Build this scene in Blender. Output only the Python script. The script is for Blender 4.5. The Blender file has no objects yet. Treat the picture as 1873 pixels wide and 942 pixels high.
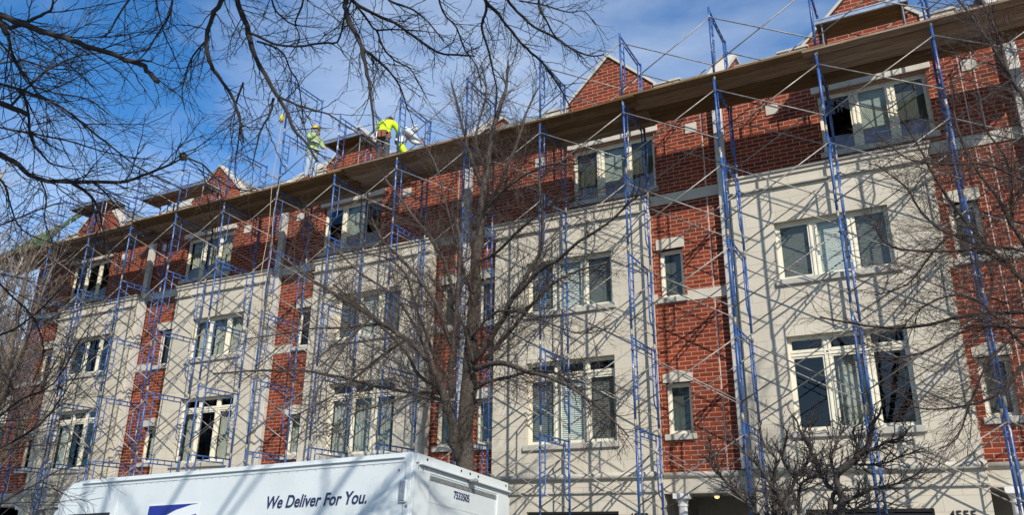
import bpy, math, random
from mathutils import Vector, Matrix

random.seed(7)
SC = bpy.context.scene
COL = SC.collection
R = math.radians

# ---------------------------------------------------------------- camera, sky, sun, exposure
cam_d = bpy.data.cameras.new("camera")
cam = bpy.data.objects.new("camera", cam_d); COL.objects.link(cam)
YAW, PITCH, ROLL = R(28.57), R(19.77), R(.67)
fw = Vector((-math.sin(YAW)*math.cos(PITCH), math.cos(YAW)*math.cos(PITCH), math.sin(PITCH)))
rt = Vector((math.cos(YAW), math.sin(YAW), 0)); up_ = rt.cross(fw)
rt, up_ = math.cos(ROLL)*rt + math.sin(ROLL)*up_, -math.sin(ROLL)*rt + math.cos(ROLL)*up_
m = Matrix((rt, up_, -fw)).transposed().to_4x4(); m.translation = Vector((0, -16, 1.6))
cam.matrix_world = m
cam_d.sensor_width = 36; cam_d.lens = 36*1469.8/1873; cam_d.clip_start = .05; cam_d.clip_end = 2000
SC.camera = cam

SC.view_settings.view_transform = 'Standard'; SC.view_settings.look = 'None'
SC.view_settings.exposure = EXPO = 0.36; SC.view_settings.gamma = 1
SC.view_settings.use_curve_mapping = False

world = bpy.data.worlds.new("World"); SC.world = world; world.use_nodes = True
nt = world.node_tree; nt.nodes.clear()
N = nt.nodes.new; Lk = nt.links.new
sky = N('ShaderNodeTexSky'); sky.sky_type = 'NISHITA'; sky.sun_disc = False
sky.sun_elevation = R(35.3); sky.sun_rotation = R(135); sky.air_density = 1.0; sky.dust_density = .0; sky.ozone_density = 5.0
tc = N('ShaderNodeTexCoord'); mp = N('ShaderNodeMapping'); mp.inputs['Scale'].default_value = (1.2, 1.2, 2.6)
mp.inputs['Location'].default_value = (.35, .0, .0)
nz = N('ShaderNodeTexNoise'); nz.inputs['Scale'].default_value = 2.1; nz.inputs['Detail'].default_value = 7; nz.inputs['Roughness'].default_value = .52
nz.inputs['Distortion'].default_value = .35
rp = N('ShaderNodeValToRGB'); rp.color_ramp.elements[0].position = .51; rp.color_ramp.elements[1].position = .88
rp.color_ramp.elements[0].color = (0, 0, 0, 1); rp.color_ramp.elements[1].color = (.85, .85, .85, 1)
mx = N('ShaderNodeMix'); mx.data_type = 'RGBA'
bg = N('ShaderNodeBackground'); bg.inputs['Strength'].default_value = .073
out = N('ShaderNodeOutputWorld')
Lk(tc.outputs['Generated'], mp.inputs['Vector']); Lk(mp.outputs['Vector'], nz.inputs['Vector']); Lk(nz.outputs['Fac'], rp.inputs['Fac'])

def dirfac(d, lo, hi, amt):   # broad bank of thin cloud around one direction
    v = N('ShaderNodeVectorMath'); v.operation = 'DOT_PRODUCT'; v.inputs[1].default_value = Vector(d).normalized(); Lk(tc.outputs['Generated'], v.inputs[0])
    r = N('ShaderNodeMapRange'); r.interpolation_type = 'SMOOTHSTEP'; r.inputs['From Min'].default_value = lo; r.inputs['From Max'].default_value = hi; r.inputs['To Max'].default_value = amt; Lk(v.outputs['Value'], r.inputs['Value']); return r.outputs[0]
ad1 = N('ShaderNodeMath'); Lk(dirfac((-.42, .76, .55), .90, 1.0, .15), ad1.inputs[0]); Lk(dirfac((.3, -.9, .35), .1, .95, .16), ad1.inputs[1])  # second bank is unseen, added behind the camera to whiten the fill light
ad2 = N('ShaderNodeMath'); Lk(ad1.outputs[0], ad2.inputs[0]); Lk(dirfac((-.93, .42, .28), .94, 1.0, .22), ad2.inputs[1])
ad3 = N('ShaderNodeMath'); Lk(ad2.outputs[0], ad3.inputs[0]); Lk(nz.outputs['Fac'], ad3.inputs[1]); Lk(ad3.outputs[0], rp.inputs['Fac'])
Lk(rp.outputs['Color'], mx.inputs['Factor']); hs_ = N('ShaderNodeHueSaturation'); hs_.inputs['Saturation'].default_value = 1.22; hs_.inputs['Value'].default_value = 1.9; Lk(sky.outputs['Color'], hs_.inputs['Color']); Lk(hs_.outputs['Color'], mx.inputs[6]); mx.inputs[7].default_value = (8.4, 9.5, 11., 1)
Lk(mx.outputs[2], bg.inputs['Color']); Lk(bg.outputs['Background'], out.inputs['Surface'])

sd = bpy.data.lights.new("sun", 'SUN'); sd.energy = 4.5; sd.angle = R(.55); sd.color = (1, .945, .86)
sun = bpy.data.objects.new("sun", sd); COL.objects.link(sun)
sun.rotation_euler = Vector((-1, 1, -1)).to_track_quat('-Z', 'Y').to_euler()
sun.location = (20, -30, 30)

# ---------------------------------------------------------------- materials
def mat(name, col, rough=.8, metal=0, var=None, vscale=3, bump=0, bscale=40, spec=.5, coat=0, trans=0):
    m = bpy.data.materials.new(name); m.use_nodes = True; n = m.node_tree.nodes; l = m.node_tree.links
    b = n['Principled BSDF']; b.inputs['Base Color'].default_value = (*col, 1); b.inputs['Roughness'].default_value = rough
    b.inputs['Metallic'].default_value = metal; b.inputs['Specular IOR Level'].default_value = spec; b.inputs['Coat Weight'].default_value = coat
    if trans: b.inputs['Transmission Weight'].default_value = trans
    if var or bump:
        g = n.new('ShaderNodeNewGeometry')
    if var:
        t = n.new('ShaderNodeTexNoise'); t.inputs['Scale'].default_value = vscale; t.inputs['Detail'].default_value = 6; t.inputs['Roughness'].default_value = .6
        r = n.new('ShaderNodeValToRGB'); r.color_ramp.elements[0].position = .32; r.color_ramp.elements[1].position = .68
        r.color_ramp.elements[0].color = (*var, 1); r.color_ramp.elements[1].color = (*col, 1)
        l.new(g.outputs['Position'], t.inputs['Vector']); l.new(t.outputs['Fac'], r.inputs['Fac']); l.new(r.outputs['Color'], b.inputs['Base Color'])
    if bump:
        t2 = n.new('ShaderNodeTexNoise'); t2.inputs['Scale'].default_value = bscale; t2.inputs['Detail'].default_value = 4
        bp = n.new('ShaderNodeBump'); bp.inputs['Strength'].default_value = bump; bp.inputs['Distance'].default_value = .02
        l.new(g.outputs['Position'], t2.inputs['Vector']); l.new(t2.outputs['Fac'], bp.inputs['Height']); l.new(bp.outputs['Normal'], b.inputs['Normal'])
    return m

def block_mat(name, c1, c2, mortar, bw, bh, ms, squash=0, offset=.5, rough=.85, z0=0, stain=.0, bump=.5, smooth=.1, grain=.2):
    """bricks or stone blocks laid out on x+y (along) and z (up)"""
    m = bpy.data.materials.new(name); m.use_nodes = True; n = m.node_tree.nodes; l = m.node_tree.links
    b = n['Principled BSDF']; b.inputs['Roughness'].default_value = rough; b.inputs['Specular IOR Level'].default_value = .25
    g = n.new('ShaderNodeNewGeometry'); s = n.new('ShaderNodeSeparateXYZ'); l.new(g.outputs['Position'], s.inputs[0])
    ad = n.new('ShaderNodeMath'); l.new(s.outputs['X'], ad.inputs[0]); l.new(s.outputs['Y'], ad.inputs[1])
    az = n.new('ShaderNodeMath'); az.inputs[1].default_value = -z0; l.new(s.outputs['Z'], az.inputs[0])
    c = n.new('ShaderNodeCombineXYZ'); l.new(ad.outputs[0], c.inputs['X']); l.new(az.outputs[0], c.inputs['Y'])
    t = n.new('ShaderNodeTexBrick'); t.inputs['Scale'].default_value = 1; t.inputs['Brick Width'].default_value = bw; t.inputs['Row Height'].default_value = bh
    t.inputs['Mortar Size'].default_value = ms; t.inputs['Mortar Smooth'].default_value = smooth; t.inputs['Bias'].default_value = 0; t.offset = offset
    t.inputs['Color1'].default_value = (*c1, 1); t.inputs['Color2'].default_value = (*c2, 1); t.inputs['Mortar'].default_value = (*mortar, 1)
    l.new(c.outputs[0], t.inputs['Vector'])
    nz = n.new('ShaderNodeTexNoise'); nz.inputs['Scale'].default_value = .9; nz.inputs['Detail'].default_value = 8; nz.inputs['Roughness'].default_value = .65
    l.new(g.outputs['Position'], nz.inputs['Vector'])
    n2 = n.new('ShaderNodeTexNoise'); n2.inputs['Scale'].default_value = 28; n2.inputs['Detail'].default_value = 4; l.new(g.outputs['Position'], n2.inputs['Vector'])
    mr = n.new('ShaderNodeMapRange'); mr.inputs['From Min'].default_value = .3; mr.inputs['From Max'].default_value = .7
    mr.inputs['To Min'].default_value = 1-stain; mr.inputs['To Max'].default_value = 1+stain*.5; l.new(nz.outputs['Fac'], mr.inputs['Value'])
    m2 = n.new('ShaderNodeMapRange'); m2.inputs['To Min'].default_value = 1-grain; m2.inputs['To Max'].default_value = 1+grain; l.new(n2.outputs['Fac'], m2.inputs['Value'])
    mm = n.new('ShaderNodeMath'); mm.operation = 'MULTIPLY'; l.new(mr.outputs[0], mm.inputs[0]); l.new(m2.outputs[0], mm.inputs[1])
    v = n.new('ShaderNodeVectorMath'); v.operation = 'SCALE'; l.new(t.outputs['Color'], v.inputs[0]); l.new(mm.outputs[0], v.inputs['Scale'])
    l.new(v.outputs[0], b.inputs['Base Color'])
    if bump:
        bp = n.new('ShaderNodeBump'); bp.inputs['Strength'].default_value = bump; bp.inputs['Distance'].default_value = .01; bp.invert = True
        l.new(t.outputs['Fac'], bp.inputs['Height']); l.new(bp.outputs['Normal'], b.inputs['Normal'])
    return m

M = {}
M['brick'] = block_mat('red_brick', (.115, .020, .009), (.235, .041, .015), (.46, .265, .18), .272, .09, .0065, z0=2.97, stain=.22)
M['stone'] = block_mat('limestone_blocks', (.505, .455, .36), (.535, .485, .39), (.36, .315, .245), .62, .265, .0045, z0=3.0, stain=.13, bump=.35, grain=.07)
M['stone_plain'] = mat('cut_limestone', (.53, .48, .39), .85, var=(.41, .365, .295), vscale=2.2, bump=.2, bscale=30)
M['stone_dark'] = mat('weathered_limestone', (.46, .43, .37), .9, var=(.33, .31, .265), vscale=3.5, bump=.25)
M['white'] = mat('cream_window_paint', (.74, .69, .54), .5, var=(.63, .58, .45), vscale=5)
M['column'] = mat('white_column_paint', (.72, .71, .68), .5, var=(.6, .59, .56), vscale=4)
M['downspout'] = mat('cream_downspout_metal', (.52, .49, .43), .45, var=(.42, .40, .36), vscale=4)
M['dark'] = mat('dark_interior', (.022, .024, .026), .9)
M['joint'] = mat('pale_sealant', (.55, .38, .31), .8)
M['blind'] = mat('white_blind_slats', (.62, .64, .59), .6)
M['shade'] = mat('grey_green_roller_shade', (.34, .37, .33), .9, var=(.28, .31, .28), vscale=2)
M['curtain'] = mat('cream_curtain_cloth', (.38, .375, .32), .9, var=(.28, .28, .24), vscale=6)
M['film'] = mat('pale_blue_window_film', (.22, .27, .36), .25, var=(.10, .13, .20), vscale=2.5, bump=.6, bscale=5)
M['garage'] = mat('brown_garage_door', (.11, .095, .085), .55)
M['door'] = mat('dark_red_door', (.10, .02, .018), .4)
M['shingle'] = block_mat('grey_shingles', (.17, .175, .16), (.25, .255, .235), (.08, .08, .075), .25, .11, .008, z0=0, stain=.3, bump=.6)
M['wood'] = None
M['black'] = mat('black_rubber', (.012, .012, .014), .5)
M['ink'] = mat('dark_navy_ink', (.012, .018, .075), .45)
M['logo_blue'] = mat('deep_blue_vinyl', (.008, .016, .20), .35)
M['logo_grey'] = mat('pale_grey_vinyl', (.60, .62, .62), .4)
M['truck'] = mat('white_truck_paint', (.57, .60, .585), .32, var=(.50, .53, .515), vscale=1.3, coat=.3)
M['truck2'] = mat('white_trim_paint', (.60, .63, .61), .4, var=(.52, .55, .53), vscale=2)
M['grey_metal'] = mat('grey_metal', (.36, .37, .38), .4, metal=.6, var=(.22, .22, .23), vscale=20)
M['alu'] = mat('aluminium_plank_metal', (.62, .64, .66), .35, metal=.85, var=(.45, .46, .47), vscale=10)
M['galv'] = mat('galvanised_brace_metal', (.34, .325, .295), .5, metal=.25, var=(.15, .12, .095), vscale=7)
M['rust'] = mat('rusty_fitting_metal', (.09, .055, .035), .8)
M['tarp'] = mat('green_tarp_cloth', (.062, .13, .038), .8, var=(.035, .075, .024), vscale=5, bump=.5, bscale=6)
M['net'] = mat('dull_green_netting', (.10, .13, .075), .9, var=(.05, .07, .04), vscale=9)
M['rope'] = mat('tan_rope', (.42, .30, .19), .9)
M['yellow'] = mat('yellow_plastic', (.72, .50, .03), .45)
M['hivis'] = mat('hi_vis_yellow_fabric', (.52, .74, .02), .8, var=(.5, .72, .01), vscale=14)
M['hivis_grey'] = mat('grubby_hi_vis_fabric', (.34, .46, .12), .85, var=(.20, .23, .20), vscale=7)
M['denim'] = mat('pale_denim', (.36, .43, .52), .9, var=(.24, .30, .38), vscale=9)
M['grey_hood'] = mat('grey_hood_cloth', (.30, .30, .29), .9)
M['silver'] = mat('reflective_tape', (.55, .57, .57), .4)
M['grey_cloth'] = mat('charcoal_work_cloth', (.075, .075, .085), .9, var=(.035, .035, .04), vscale=12)
M['white_cloth'] = mat('white_hood_cloth', (.62, .64, .66), .9, var=(.42, .45, .5), vscale=12)
M['belt'] = mat('brown_tool_leather', (.20, .075, .03), .7)
M['skin'] = mat('skin', (.42, .24, .17), .6)
M['dark_cloth'] = mat('black_hood_cloth', (.018, .018, .022), .9)
M['bark_dark'] = mat('dark_bark', (.034, .027, .022), .92, var=(.018, .014, .012), vscale=30, bump=.6, bscale=120)
M['bark_mid'] = mat('grey_brown_bark', (.092, .072, .055), .92, var=(.03, .024, .019), vscale=14, bump=1, bscale=35)
M['bark_red'] = mat('reddish_twig_bark', (.060, .040, .031), .9, var=(.03, .02, .016), vscale=12, bump=.4, bscale=90)
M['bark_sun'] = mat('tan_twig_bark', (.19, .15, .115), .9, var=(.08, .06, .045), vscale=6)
M['bark_shrub'] = mat('grey_brown_shrub_bark', (.075, .060, .050), .92, var=(.035, .028, .024), vscale=14, bump=.6, bscale=90)
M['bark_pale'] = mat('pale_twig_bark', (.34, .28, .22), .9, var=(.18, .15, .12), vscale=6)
M['asphalt'] = mat('asphalt', (.055, .055, .057), .9, var=(.04, .04, .042), vscale=3, bump=.4, bscale=80)
M['concrete'] = mat('pavement_concrete', (.36, .345, .32), .9, var=(.27, .26, .24), vscale=1.5, bump=.2)
M['soil'] = mat('winter_soil', (.09, .07, .045), .95, var=(.05, .055, .025), vscale=4, bump=.5)
M['far_roof'] = block_mat('blue_grey_shingles', (.16, .17, .18), (.22, .23, .24), (.09, .09, .1), .3, .14, .01, stain=.2)
M['far_wall'] = mat('pale_rendered_wall', (.55, .52, .42), .9, var=(.45, .42, .34), vscale=1)

def paint_chips(name, col, chip, amount, rough=.38):
    m = mat(name, col, rough); n = m.node_tree.nodes; l = m.node_tree.links; b = n['Principled BSDF']
    g = n.new('ShaderNodeNewGeometry'); t = n.new('ShaderNodeTexNoise'); t.inputs['Scale'].default_value = 9; t.inputs['Detail'].default_value = 5; t.inputs['Roughness'].default_value = .75
    mp = n.new('ShaderNodeMapping'); mp.inputs['Scale'].default_value = (1, 1, .45)
    r = n.new('ShaderNodeValToRGB'); r.color_ramp.interpolation = 'CONSTANT'
    r.color_ramp.elements[0].color = (*col, 1); r.color_ramp.elements[1].color = (*chip, 1); r.color_ramp.elements[1].position = amount
    e = r.color_ramp.elements.new(.44); e.color = (col[0]*1.9+.01, col[1]*1.6+.01, col[2]*1.3, 1)
    l.new(g.outputs['Position'], mp.inputs[0]); l.new(mp.outputs[0], t.inputs['Vector']); l.new(t.outputs['Fac'], r.inputs['Fac']); l.new(r.outputs['Color'], b.inputs['Base Color'])
    return m
M['blue'] = paint_chips('chipped_blue_paint', (.011, .048, .19), (.42, .40, .38), .61)

def wood_mat():
    m = mat('weathered_deck_boards', (.2, .15, .1), .9); n = m.node_tree.nodes; l = m.node_tree.links; b = n['Principled BSDF']
    g = n.new('ShaderNodeNewGeometry'); mp = n.new('ShaderNodeMapping'); mp.inputs['Scale'].default_value = (.8, 14, 14)
    t = n.new('ShaderNodeTexNoise'); t.inputs['Scale'].default_value = 2.2; t.inputs['Detail'].default_value = 8; t.inputs['Roughness'].default_value = .65
    r = n.new('ShaderNodeValToRGB'); r.color_ramp.elements[0].position = .3; r.color_ramp.elements[0].color = (.085, .047, .022, 1)
    r.color_ramp.elements[1].position = .72; r.color_ramp.elements[1].color = (.30, .195, .105, 1)
    oi = n.new('ShaderNodeObjectInfo'); hs = n.new('ShaderNodeHueSaturation')
    mr = n.new('ShaderNodeMapRange'); mr.inputs['To Min'].default_value = .5; mr.inputs['To Max'].default_value = 1.5
    l.new(oi.outputs['Random'], mr.inputs['Value']); l.new(mr.outputs[0], hs.inputs['Value']); ms_ = n.new('ShaderNodeMapRange'); ms_.inputs['To Min'].default_value = 1.35; ms_.inputs['To Max'].default_value = .65; l.new(oi.outputs['Random'], ms_.inputs['Value']); l.new(ms_.outputs[0], hs.inputs['Saturation'])
    l.new(g.outputs['Position'], mp.inputs[0]); l.new(mp.outputs[0], t.inputs['Vector']); l.new(t.outputs['Fac'], r.inputs['Fac'])
    l.new(r.outputs['Color'], hs.inputs['Color']); l.new(hs.outputs['Color'], b.inputs['Base Color'])
    return m
M['wood'] = wood_mat()

def glass_mat(name, tint, ior=1.55):
    m = bpy.data.materials.new(name); m.use_nodes = True; n = m.node_tree.nodes; l = m.node_tree.links; n.clear()
    o = n.new('ShaderNodeOutputMaterial'); mx = n.new('ShaderNodeMixShader'); tr = n.new('ShaderNodeBsdfTransparent'); gl = n.new('ShaderNodeBsdfGlossy')
    fr = n.new('ShaderNodeFresnel'); gl.inputs['Roughness'].default_value = .015; gl.inputs['Color'].default_value = (.74, .86, .90, 1)
    tr.inputs['Color'].default_value = (*tint, 1)
    g = n.new('ShaderNodeNewGeometry'); t = n.new('ShaderNodeTexNoise'); t.inputs['Scale'].default_value = 2.2; bp = n.new('ShaderNodeBump'); bp.inputs['Strength'].default_value = .02; bp.inputs['Distance'].default_value = .05
    l.new(g.outputs['Position'], t.inputs['Vector']); l.new(t.outputs['Fac'], bp.inputs['Height']); l.new(bp.outputs['Normal'], gl.inputs['Normal'])
    bf = n.new('ShaderNodeMapRange'); bf.inputs['To Min'].default_value = ior; bf.inputs['To Max'].default_value = 1/ior
    l.new(g.outputs['Backfacing'], bf.inputs['Value']); l.new(bf.outputs[0], fr.inputs['IOR'])
    l.new(fr.outputs[0], mx.inputs[0]); l.new(tr.outputs[0], mx.inputs[1]); l.new(gl.outputs[0], mx.inputs[2]); l.new(mx.outputs[0], o.inputs[0])
    return m
M['glass'] = glass_mat('clear_window_glass', (.84, .88, .86), 1.62)
M['screen'] = glass_mat('dark_screened_glass', (.42, .44, .42), 1.62)

def lamp_mat():
    m = mat('glowing_lamp_glass', (.9, .7, .4), .3); b = m.node_tree.nodes['Principled BSDF']
    b.inputs['Emission Color'].default_value = (1, .62, .22, 1); b.inputs['Emission Strength'].default_value = 1.6
    return m
M['lamp'] = lamp_mat()

# ---------------------------------------------------------------- mesh helpers
class MB:
    def __init__(s): s.v = []; s.f = []; s.m = []; s.cur = 0
    def quad(s, a, b, c, d):
        i = len(s.v); s.v += [a, b, c, d]; s.f.append((i, i+1, i+2, i+3)); s.m.append(s.cur)
    def poly(s, pts):
        i = len(s.v); s.v += list(pts); s.f.append(tuple(range(i, i+len(pts)))); s.m.append(s.cur)
    def box(s, x0, x1, y0, y1, z0, z1, bv=0):
        if x1 < x0: x0, x1 = x1, x0
        i = len(s.v)
        s.v += [(x0,y0,z0),(x1,y0,z0),(x1,y1,z0),(x0,y1,z0),(x0,y0,z1),(x1,y0,z1),(x1,y1,z1),(x0,y1,z1)]
        for f in ((0,3,2,1),(4,5,6,7),(0,1,5,4),(1,2,6,5),(2,3,7,6),(3,0,4,7)):
            s.f.append(tuple(i+k for k in f)); s.m.append(s.cur)
        return s
    def obox(s, o, ax, ay, az):
        o = Vector(o); ax = Vector(ax); ay = Vector(ay); az = Vector(az); i = len(s.v)
        for c in ((0,0,0),(1,0,0),(1,1,0),(0,1,0),(0,0,1),(1,0,1),(1,1,1),(0,1,1)):
            s.v.append(tuple(o + ax*c[0] + ay*c[1] + az*c[2]))
        for f in ((0,3,2,1),(4,5,6,7),(0,1,5,4),(1,2,6,5),(2,3,7,6),(3,0,4,7)):
            s.f.append(tuple(i+k for k in f)); s.m.append(s.cur)
        return s
    def prism(s, pts, d):
        """closed polygon extruded along vector d"""
        n = len(pts); i = len(s.v); s.v += [tuple(p) for p in pts] + [(p[0]+d[0], p[1]+d[1], p[2]+d[2]) for p in pts]
        s.f.append(tuple(i+k for k in range(n))[::-1]); s.f.append(tuple(i+n+k for k in range(n))); s.m += [s.cur]*2
        for k in range(n):
            q = (k+1) % n; s.f.append((i+k, i+q, i+n+q, i+n+k)); s.m.append(s.cur)
        return s
    def tube(s, pts, rad, n=8, cap=True):
        """pts list of 3-tuples; rad number or list"""
        m = len(pts)
        if not isinstance(rad, (list, tuple)): rad = [rad]*m
        base = len(s.v); px, py, pz = None, None, None
        ux = uy = uz = None
        for k in range(m):
            a = pts[k-1] if k else pts[0]; b = pts[k+1] if k < m-1 else pts[k]
            tx, ty, tz = b[0]-a[0], b[1]-a[1], b[2]-a[2]
            L = math.sqrt(tx*tx+ty*ty+tz*tz) or 1e-9; tx /= L; ty /= L; tz /= L
            if ux is None:
                if abs(tz) < .9: ux, uy, uz = ty, -tx, 0.
                else: ux, uy, uz = 1., 0., 0.
            d = ux*tx+uy*ty+uz*tz; ux -= d*tx; uy -= d*ty; uz -= d*tz
            L = math.sqrt(ux*ux+uy*uy+uz*uz)
            if L < 1e-6: ux, uy, uz = tz, tx, ty; d = ux*tx+uy*ty+uz*tz; ux -= d*tx; uy -= d*ty; uz -= d*tz; L = math.sqrt(ux*ux+uy*uy+uz*uz) or 1
            ux /= L; uy /= L; uz /= L
            wx, wy, wz = ty*uz-tz*uy, tz*ux-tx*uz, tx*uy-ty*ux
            r = rad[k]; p = pts[k]
            for j in range(n):
                c, q = CS[n][j]
                s.v.append((p[0]+r*(c*ux+q*wx), p[1]+r*(c*uy+q*wy), p[2]+r*(c*uz+q*wz)))
        for k in range(m-1):
            o = base+k*n
            for j in range(n):
                j2 = (j+1) % n
                s.f.append((o+j, o+j2, o+n+j2, o+n+j)); s.m.append(s.cur)
        if cap:
            s.f.append(tuple(base+j for j in range(n))[::-1]); s.f.append(tuple(base+(m-1)*n+j for j in range(n))); s.m += [s.cur]*2
        return s
    def ball(s, c, r, nu=10, nv=7):
        base = len(s.v); rx, ry, rz = r if isinstance(r, (tuple, list)) else (r, r, r)
        for i in range(nv+1):
            th = math.pi*i/nv
            for j in range(nu):
                ph = 2*math.pi*j/nu
                s.v.append((c[0]+rx*math.sin(th)*math.cos(ph), c[1]+ry*math.sin(th)*math.sin(ph), c[2]+rz*math.cos(th)))
        for i in range(nv):
            for j in range(nu):
                j2 = (j+1) % nu; s.f.append((base+i*nu+j, base+(i+1)*nu+j, base+(i+1)*nu+j2, base+i*nu+j2)); s.m.append(s.cur)
        return s
    def build(s, name, mats, parent=None, smooth=False):
        me = bpy.data.meshes.new(name); me.from_pydata(s.v, [], s.f)
        if not isinstance(mats, (list, tuple)): mats = [mats]
        for q in mats: me.materials.append(q)
        if len(mats) > 1: me.polygons.foreach_set('material_index', s.m)
        if smooth: me.polygons.foreach_set('use_smooth', [True]*len(s.f))
        me.update()
        o = bpy.data.objects.new(name, me); COL.objects.link(o)
        if parent: child(o, parent)
        return o
CS = {n: [(math.cos(2*math.pi*j/n), math.sin(2*math.pi*j/n)) for j in range(n)] for n in range(3, 33)}

WM = {}
def wmat(o): return WM.get(o.name, Matrix.Identity(4))
def child(o, parent):
    o.parent = parent; o.matrix_parent_inverse = wmat(parent).inverted()
def thing(name, label, cat, loc=(0,0,0), group=None):
    o = bpy.data.objects.new(name, None); COL.objects.link(o); o.location = loc; o.empty_display_size = .2
    WM[o.name] = Matrix.Translation(loc)
    tag(o, label, cat, group); return o
def tag(o, label=None, cat=None, group=None, kind=None):
    if label: o['label'] = label
    if cat: o['category'] = cat
    if group: o['group'] = group
    if kind: o['kind'] = kind
    return o
def each(name, boxes, m, parent, bv=0):
    for q in boxes:
        b = MB(); b.box(*q); o = b.build(name, m, parent)
        if bv: bevel(o, bv)
def bevel(o, w, seg=2):
    b = o.modifiers.new('bevel', 'BEVEL'); b.width = w; b.segments = seg; b.limit_method = 'ANGLE'; return o
def text_mesh(name, c):
    t = bpy.data.objects.new(name, c); COL.objects.link(t); dg = bpy.context.evaluated_depsgraph_get(); dg.update()
    me = bpy.data.meshes.new_from_object(t.evaluated_get(dg)); bpy.data.objects.remove(t)
    if not me.materials: me.materials.append(c.materials[0])
    o = bpy.data.objects.new(name, me); COL.objects.link(o); return o
def text(name, body, size, material, parent, matrix, shear=0, depth=.004, bold=0, sx=1, align='LEFT'):
    c = bpy.data.curves.new(name, 'FONT'); c.body = body; c.size = size; c.shear = shear; c.extrude = depth; c.offset = bold; c.align_x = align
    c.materials.append(material); o = text_mesh(name, c)
    child(o, parent); o.matrix_basis = matrix @ Matrix.Diagonal((sx, 1, 1, 1)); return o

# ---------------------------------------------------------------- ground
def gz(x, y):
    xs = max(-14., min(-2., x)); a = .0286*(xs+5.96)
    yy = max(-8.6, min(-5.0, y)); return -.237 + a - .0896*(yy+7.56)
def ground_sheet(name, y0, y1, ny, f, m, x0=-60, x1=60):
    b = MB(); nx = 60
    for i in range(nx):
        for j in range(ny):
            xa, xb = x0+(x1-x0)*i/nx, x0+(x1-x0)*(i+1)/nx; ya, yb = y0+(y1-y0)*j/ny, y0+(y1-y0)*(j+1)/ny
            b.quad((xa,ya,f(xa,ya)),(xb,ya,f(xb,ya)),(xb,yb,f(xb,yb)),(xa,yb,f(xa,yb)))
    return tag(b.build(name, m), kind='structure')
ground_sheet('road', -13.6, -4.95, 18, gz, M['asphalt'])
def pz(x, y):
    t = max(0, min(1, (y+4.95)/4.6)); return (gz(x, -4.95)+.13)*(1-t) + 0*t
ground_sheet('verge', -4.8, -3.4, 3, lambda x, y: pz(x, y), M['soil'])
ground_sheet('pavement', -3.4, -.9, 4, lambda x, y: pz(x, y)+.004, M['concrete'])
ground_sheet('forecourt', -.9, 1.6, 2, lambda x, y: pz(x, y), M['concrete'])
kb = MB()
for i in range(60):
    xa, xb = -60+2*i, -58+2*i
    za, zb = pz(xa,-4.95), pz(xb,-4.95)
    kb.quad((xa,-4.95,za-.3),(xb,-4.95,zb-.3),(xb,-4.95,zb),(xa,-4.95,za)); kb.quad((xa,-4.95,za),(xb,-4.95,zb),(xb,-4.8,zb+.003),(xa,-4.8,za+.003))
tag(kb.build('kerb', M['concrete']), kind='structure')
nb = MB(); nb.box(-60, 60, -13.75, -13.6, -.5, .0)
tag(nb.build('near_kerb', M['concrete']), kind='structure')
nv = MB(); nv.quad((-60,-22,.02),(60,-22,.02),(60,-13.75,.0),(-60,-13.75,.0))
tag(nv.build('near_pavement', M['concrete']), kind='structure')
gs = MB(); gs.quad((-900,-900,-1.4),(900,-900,-1.4),(900,900,-1.4),(-900,900,-1.4))
tag(gs.build('ground', M['soil']), kind='structure')

# ---------------------------------------------------------------- row houses
def sheet_with_holes(b, x0, x1, z0, z1, y, holes, reveal):
    """front skin facing -y with rectangular openings (x0,x1,z0,z1) and their reveals"""
    xs = sorted({x0, x1, *[h[0] for h in holes], *[h[1] for h in holes]}); zs = sorted({z0, z1, *[h[2] for h in holes], *[h[3] for h in holes]})
    for i in range(len(xs)-1):
        for j in range(len(zs)-1):
            xc, zc = (xs[i]+xs[i+1])/2, (zs[j]+zs[j+1])/2
            if any(h[0] < xc < h[1] and h[2] < zc < h[3] for h in holes): continue
            b.quad((xs[i],y,zs[j]),(xs[i+1],y,zs[j]),(xs[i+1],y,zs[j+1]),(xs[i],y,zs[j+1]))
    for hx0, hx1, hz0, hz1 in holes:
        r = y+reveal
        b.quad((hx0,y,hz0),(hx0,y,hz1),(hx0,r,hz1),(hx0,r,hz0)); b.quad((hx1,y,hz0),(hx1,r,hz0),(hx1,r,hz1),(hx1,y,hz1))
        b.quad((hx0,y,hz1),(hx1,y,hz1),(hx1,r,hz1),(hx0,r,hz1)); b.quad((hx0,y,hz0),(hx0,r,hz0),(hx1,r,hz0),(hx1,y,hz0))

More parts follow.
